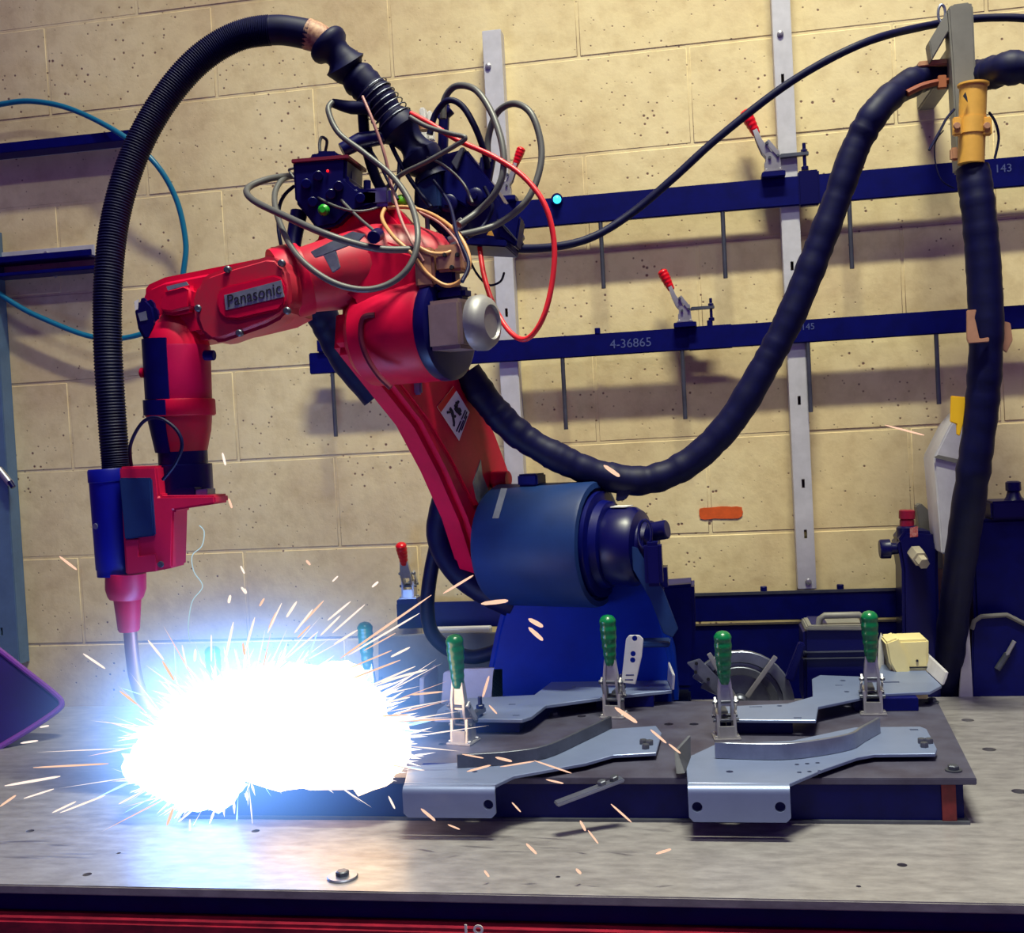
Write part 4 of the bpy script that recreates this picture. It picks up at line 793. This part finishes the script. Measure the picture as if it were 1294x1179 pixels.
# air regulator
ar_ = thing('air_regulator', onT(1160, 2.25), 'black air regulator with a red knob and silver hex fitting', 'regulator')
ar_.location = P(1160, 870, 2.24)
Yr = 2.22; kr = S(1150, 700, Yr)
part('body', MB().prism([P(x, y, Yr) for x, y in [(1134, 684), (1145, 670), (1180, 672), (1186, 690), (1186, 720), (1190, 900), (1142, 900), (1140, 720)]], YV*.08, .006), BLACKP, ar_)
part('red_knob', MB().lathe(P(1146, 665, Yr+.03), P(1146, 640, Yr+.03)-P(1146, 665, Yr+.03), [(0, 9*kr), (8*kr, 9*kr), (9*kr, 8*kr), (10*kr, 10*kr), (20*kr, 10*kr), (21*kr, 8*kr)], 22), mat('crimson_knob', rgb(150, 12, 50), .4), ar_)
part('bonnet', MB().lathe(P(1147, 690, Yr+.03), ZV, [(0, 14*kr), (24*kr, 13*kr), (26*kr, 10*kr)], 22), BLACKP, ar_)
part('gauge', MB().lathe(P(1134, 693, Yr+.02), P(1112, 694, Yr+.02)-P(1134, 693, Yr+.02), [(0, 7*kr), (8*kr, 8*kr), (9*kr, 12.5*kr), (20*kr, 12.5*kr), (22*kr, 11*kr)], 24), BLACKP, ar_)
part('arrow_label', MB().prism([P(x, y, Yr-.001) for x, y in [(1150, 667), (1160, 665), (1160, 678), (1150, 679)]], YV*.002), mat('red_white_label', rgb(200, 150, 140), .5, 0, 0, 300, col2=rgb(160, 30, 40)), ar_, 'small red and white arrow label')
part('hex_fitting', MB().lathe(P(1156, 698, Yr), P(1169, 714, Yr-.05)-P(1156, 698, Yr), [(0, 10*kr), (.03, 10*kr), (.031, 7*kr), (.05, 7*kr)], 6), mat('nickel_fitting', rgb(190, 180, 160), .4, .4, .1, 20), ar_)
# grey sheet cowl
cw = thing('sheet_cowl', P(1205, 690, 2.2), 'pale grey sheet metal cowl half hidden by the hanging hose', 'cowl')
part('side', MB().prism([P(x, y, 2.16) for x, y in [(1180, 578), (1200, 538), (1232, 500), (1240, 560), (1235, 700), (1190, 700)]], YV*.10, .003), ZINC, cw)
part('gusset', MB().prism([P(x, y, 2.312) for x, y in [(1158, 640), (1164, 636), (1190, 660), (1192, 720), (1168, 712)]], YV*.03, .002), GRAYP, cw)
part('fold', MB().prism([P(x, y, 2.155) for x, y in [(1180, 578), (1186, 575), (1214, 581), (1212, 586)]], YV*.004), GRAYP, cw)
o = MB().prism([P(x, y, 2.0) for x, y in [(1202, 500), (1221, 502), (1217, 536), (1213, 551), (1209, 549), (1209, 536), (1201, 533)]], YV*.006, .001).obj('yellow_tag', mat('yellow_tag', rgb(225, 175, 20), .5)); tag(o, 'yellow plastic tag tucked beside the hanging hose', 'tag')
# machine cabinet
mc = thing('machine_cabinet', Vector((P(1300, 860, 2.28).x, 2.28, 0)), 'dark blue machine cabinet beside the hanging hose', 'cabinet')
zc_ = P(1270, 657, 2.225).z; xa, xb = P(1232, 700, 2.225).x, P(1232, 700, 2.225).x+.34
part('body', MB().box(((xa+xb)/2, 2.3085, zc_/2), xb-xa, .12, zc_, bev=.006), NAVY, mc)
part('cap_block', MB().box(Vector((P(1283, 645, 2.26).x, 2.27, zc_+.0175)), .10, .07, .035, bev=.004), BLACKP, mc)
part('cap_knob', MB().lathe(Vector((P(1281, 630, 2.26).x, 2.26, zc_+.035)), ZV, [(0, .018), (.006, .014), (.016, .011), (.018, .014), (.034, .014), (.036, .010)], 20), BLACKP, mc)
part('door', MB().prism([P(x, y, 2.215) for x, y in [(1228, 882), (1229, 786), (1236, 778), (1272, 777), (1300, 792), (1310, 882)]], YV*.01, .003), NAVY, mc)
part('door_trim', MB().tube([P(x, y, 2.213) for x, y in [(1228, 795), (1231, 785), (1240, 779), (1272, 777), (1300, 791)]], .0045, 8), GRAYP, mc)
part('latch', MB().cyl(P(1260, 846, 2.212), P(1273, 826, 2.212), .006, 10), STEELD, mc)
part('latch', MB().cyl(P(1272, 828, 2.21), P(1282, 810, 2.21), .004, 10), CHROME, mc)
o = MB().prism([P(x, y, 2.2135) for x, y in [(1212, 885), (1220, 760), (1223, 757), (1230, 885)]], YV*.008, .001).obj('grey_wedge', ZINC); tag(o, 'narrow grey upright strip between hanging hose and cabinet', 'strip')
# indigo tilted panel at the picture edge
ip = thing('indigo_panel', T(20, 945, ZT), 'dark indigo panel with a violet rim lying at the table edge', 'panel')
oc = [(-70, 775), (-10, 815), (30, 846), (68, 876), (78, 888), (72, 898), (40, 920), (0, 944), (-70, 985)]
pn0 = T(0, 946, ZT); nrm = Vector((.35, -.85, .40)).normalized()
def ipp(x, y): return PL(x, y, pn0+ZV*.004, nrm)
part('face', MB().prism([ipp(x, y) for x, y in oc], -nrm*.02, .003), PURP, ip)
part('rim', MB().tube(crom([ipp(x, y)+nrm*.001 for x, y in oc], 4), .0058, 8), RIM, ip)

# ================================================================ ARC, GLOW AND SPARKS
def emat(name, col, st):
    m = bpy.data.materials.new(name); m.use_nodes = True; nt = m.node_tree; nt.nodes.clear()
    e = nt.nodes.new('ShaderNodeEmission'); e.inputs[0].default_value = col; e.inputs[1].default_value = st
    o = nt.nodes.new('ShaderNodeOutputMaterial'); nt.links.new(e.outputs[0], o.inputs[0]); return m
ARC = emat('arc_light', (.22, .42, 1, 1), 11)
FLARE = emat('spark_white', (1, .90, .84, 1), 1.6)
SPK = emat('spark_orange', (1, .60, .42, 1), 1.15)
SPKW = emat('spark_pale', (1, .83, .72, 1), 1.25)
BLUEF = emat('arc_blue_fringe', (.40, .72, 1, 1), 1.8)
Ya = 1.55
flash = thing('arc_flash', P(320, 1000, Ya), 'blinding white glare of the welding arc over the fixture', 'arc')
LOBES = [(232, 955, 66, 50), (262, 925, 60, 56), (310, 915, 70, 68), (370, 915, 85, 78), (430, 920, 66, 66), (470, 945, 48, 46), (270, 985, 55, 36), (400, 958, 110, 34), (425, 865, 34, 26), (200, 958, 36, 26)]  # lumps follow the outline of the glare, not the arc itself
def core(lobes, m):
    bm = bmesh.new()
    for x, y, rx, ry in lobes:
        k_ = S(x, y, Ya); bmesh.ops.create_icosphere(bm, subdivisions=3, radius=1, matrix=Matrix.Translation(P(x, y, Ya)) @ Matrix.Diagonal((rx*k_, .07, ry*k_, 1)))
    for v in bm.verts: v.co += v.normal*(noise.noise(v.co*30)*.012+noise.noise(v.co*75)*.012)
    mb = MB(); mb.add(bm); return mb.obj('arc_glare', m, flash, 180)
core([l for l in LOBES if l[0] < 390], ARC)
core([l for l in LOBES if l[0] >= 390], emat('warm_glare', (1, .66, .34, 1), 5.0))  # these glare lumps glow warm to light the plate and table
def spike(mb, p, d, L, r):
    u, w_ = frame(d); k0 = len(mb.v); q = [p+u*r, p+w_*r, p-u*r, p-w_*r]
    mid = p+d*L*.45; mb.v += [p-d*L*.02]+[mid+(x-p) for x in q]+[p+d*L]
    for i in range(4): mb.f.append([k0, k0+1+(i+1) % 4, k0+1+i]); mb.f.append([k0+5, k0+1+i, k0+1+(i+1) % 4])
ctr = P(318, 935, Ya)
def burst(n, m, name, lo, hi, rr, ky=1.0, off=(0, 0)):
    mb = MB()
    for i in range(n):
        x, y, rx, ry = rng.choice(LOBES[:8]); a = rng.uniform(0, 2*math.pi); k_ = S(x, y, Ya)
        qx, qy = x+rx*.85*math.cos(a), y-ry*.85*math.sin(a)
        if any(((qx-l[0])/l[2])**2+((qy-l[1])/l[3])**2 < .62 for l in LOBES if l[0] != x) and i % 8: continue
        dx, dy = qx-300, -(qy-950); dx += rng.gauss(0, 25); dy += rng.gauss(0, 25)
        if dy > 0: dy *= ky
        d = (CR*dx+CU*dy+CF*rng.uniform(-45, 30)).normalized(); L = rng.uniform(lo, hi)*k_*(1 if dx < 0 or dy > 0 else .6)
        spike(mb, P(qx, qy, Ya+rng.uniform(-.05, .03)), d, L, rng.uniform(rr*.5, rr)*k_)
    o = mb.obj(name, m, flash, 180); o['kind'] = 'stuff'; return o
burst(900, FLARE, 'spark_burst', 12, 46, 1.9)  # spark spikes that also feather the edge of the glare
burst(130, SPKW, 'spark_burst', 55, 120, 1.1)
burst(90, SPK, 'spark_burst', 40, 110, 1.2)
burst(160, BLUEF, 'blue_burst', 25, 80, 1.6)
# arc glow put in as a self-lit blue fume around the arc
def halo_mat():
    m = bpy.data.materials.new('arc_halo_glow'); m.use_nodes = True; nt = m.node_tree; nt.nodes.clear(); L = nt.links.new
    tc = nt.nodes.new('ShaderNodeTexCoord'); ln = nt.nodes.new('ShaderNodeVectorMath'); ln.operation = 'LENGTH'; L(tc.outputs['Object'], ln.inputs[0])
    mr = nt.nodes.new('ShaderNodeMapRange'); mr.inputs[1].default_value = .2; mr.inputs[2].default_value = 1; mr.inputs[3].default_value = 1; mr.inputs[4].default_value = 0; L(ln.outputs['Value'], mr.inputs[0])
    pw = nt.nodes.new('ShaderNodeMath'); pw.operation = 'POWER'; pw.inputs[1].default_value = 6.0; L(mr.outputs[0], pw.inputs[0])
    ml = nt.nodes.new('ShaderNodeMath'); ml.operation = 'MULTIPLY'; ml.inputs[1].default_value = 38.0; L(pw.outputs[0], ml.inputs[0])
    e = nt.nodes.new('ShaderNodeEmission'); e.inputs[0].default_value = (.17, .42, 1, 1); L(ml.outputs[0], e.inputs[1])
    o = nt.nodes.new('ShaderNodeOutputMaterial'); L(e.outputs[0], o.inputs['Volume']); return m
fm = bpy.data.meshes.new('arc_halo_glow'); bm = bmesh.new(); bmesh.ops.create_icosphere(bm, subdivisions=3, radius=1); bm.to_mesh(fm); bm.free(); fm.materials.append(halo_mat())
fo = bpy.data.objects.new('arc_halo', fm); COL.objects.link(fo); fo.location = P(315, 930, 1.58); fo.scale = (.56, .30, .40); tag(fo, 'blue glowing weld fume around the arc', 'halo', None, 'stuff')
# single flying sparks: pixel ends taken off the photograph, at depths of their own
SPARKS = [(75,703,97,720),(105,826,133,845),(187,809,207,834),(151,873,173,890),(267,802,267,836),(295,786,284,836),(307,812,309,828),(247,820,246,836),(356,762,338,800),(409,759,382,788),(443,760,414,784),(461,764,420,800),(392,790,376,806),(402,798,362,832),(452,796,422,814),(545,752,430,832),(530,775,440,828),(518,818,494,830),(506,834,446,857),(525,842,462,869),(518,881,490,887),(518,903,482,905),(291,752,289,762),(309,744,311,750),(334,756,328,766),(26,939,48,936),(50,919,62,917),(0,1019,20,1005),(30,1009,68,997),(6,993,76,981),(42,970,137,965),(66,1027,96,1013),(76,1027,133,1005),(219,1021,211,1043),(240,1035,240,1050),(268,1126,271,1152),(608,763,642,759),(668,782,686,792),(668,793,686,809),(618,854,610,881),(618,891,628,902),(777,894,805,913),(822,922,842,939),(584,953,611,958),(626,957,647,962),(632,969,675,962),(675,961,722,977),(772,1016,798,1039),(733,1037,740,1050),(743,1049,756,1066),(647,1014,658,1026),(532,1022,550,1037),(491,1006,499,1022),(566,1042,581,1048),(665,1066,678,1079),(829,1079,848,1073),(763,588,783,602),(1118,537,1168,550),(560,750,598,727),(281,572,285,588),(289,630,293,642),(304,715,309,725),(305,742,311,750),(387,708,392,714),(420,735,427,728),(470,742,478,735),(350,773,340,795),(322,780,310,822),(430,778,405,803),(500,800,460,822),(540,846,480,862),(560,874,520,878),(590,975,620,967),(690,985,712,990),(845,940,860,952),(612,1100,618,1108),(728,1098,734,1104),(180,1000,150,1016),(205,835,220,860),(230,815,236,845),(470,868,520,850),(440,845,495,822),(395,770,372,800),(375,760,362,780)]  # a tiny one at the table front stands in for a reflected glow
def zone(x, y, i):
    if 640 < x < 700 and 770 < y < 820: return 'orange spark of the close pair crossing the dark pedestal', 'spark', 'pair of sparks before the pedestal'
    one = {(763, 588): 'orange spark glowing on the lowest bend of the thick hose', (1118, 537): 'long faint orange spark far out beside the grey cowl', (608, 763): 'fat horizontal orange spark at the foot of the red upper arm', (777, 894): 'slanted orange spark between green clamp and upright stop tab', (822, 922): 'orange spark over the bolted corner of the sooty plate', (281, 572): 'upper of two small sparks beside the tool flange', (289, 630): 'lower of two small sparks just under the tool flange', (268, 1126): 'short upright spark crossing the table front edge', (829, 1079): 'lone rising spark on the bare table front before the fixture', (75, 703): 'pale spark hanging by the torch body near the wall strut', (105, 826): 'pale spark over the wall beside the copper neck'}
    k = SPARKS[i][:2]
    if k in one: return one[k], 'spark', 'sparks flying from the arc'
    if x < 160: return 'pale spark streaking low over the table towards the indigo panel', 'spark', 'sparks towards the indigo panel'
    if y > 1005: return 'short spark falling over the table front below the fixture', 'spark', 'sparks over the table front'
    if x > 560: return 'orange spark skimming over the plates beside the glare', 'spark', 'sparks over the plates'
    if y < 770 and x < 345: return 'tiny spark drifting against the wall above the glare', 'spark', 'tiny sparks above the glare'
    if x < 330: return 'thin pale spark rising beside the copper neck above the glare', 'spark', 'sparks beside the neck'
    return 'long slanting spark flying up towards the red upper arm', 'spark', 'sparks towards the upper arm'
for i, (x0_, y0_, x1_, y1_) in enumerate(SPARKS):
    Yq = 1.40+.12*noise.noise(Vector((i*1.7, .3, 2.1)))
    if y1_ > 1060 or y0_ > 1060: Yq = 1.30
    if y0_ < 740 and x0_ > 740: Yq = 1.85
    a, b = P(x0_, y0_, Yq), P(x1_, y1_, Yq+rng.uniform(-.01, .01)); k_ = S(x0_, y0_, Yq); L = (b-a).length/k_; r = (1.7 if L < 30 else 1.45)*k_*rng.uniform(.7, 1.25)
    if x0_ in (668, 763, 608, 777): r = 3.0*k_
    mb = MB().tube([a, a.lerp(b, .15), a.lerp(b, .55), a.lerp(b, .9), b], [r*.25, r*.8, r, r*.8, r*.3], 6)
    tag(mb.obj('weld_spark', SPK if (x0_ > 540 or i % 3 == 0) else SPKW, None, 180), *zone((x0_+x1_)/2, (y0_+y1_)/2, i))
ws = MB().tube(path([(252, 664, 1.5), (258, 672, 1.5), (255, 690, 1.5), (243, 702, 1.5), (245, 722, 1.5), (256, 741, 1.5), (243, 760, 1.5), (238, 790, 1.5), (240, 812, 1.5)], 6), .0007, 6); tag(ws.obj('spatter_thread', emat('pale_thread', (.55, .8, .9, 1), .8)), 'thin pale spatter thread rising above the arc', 'spatter')
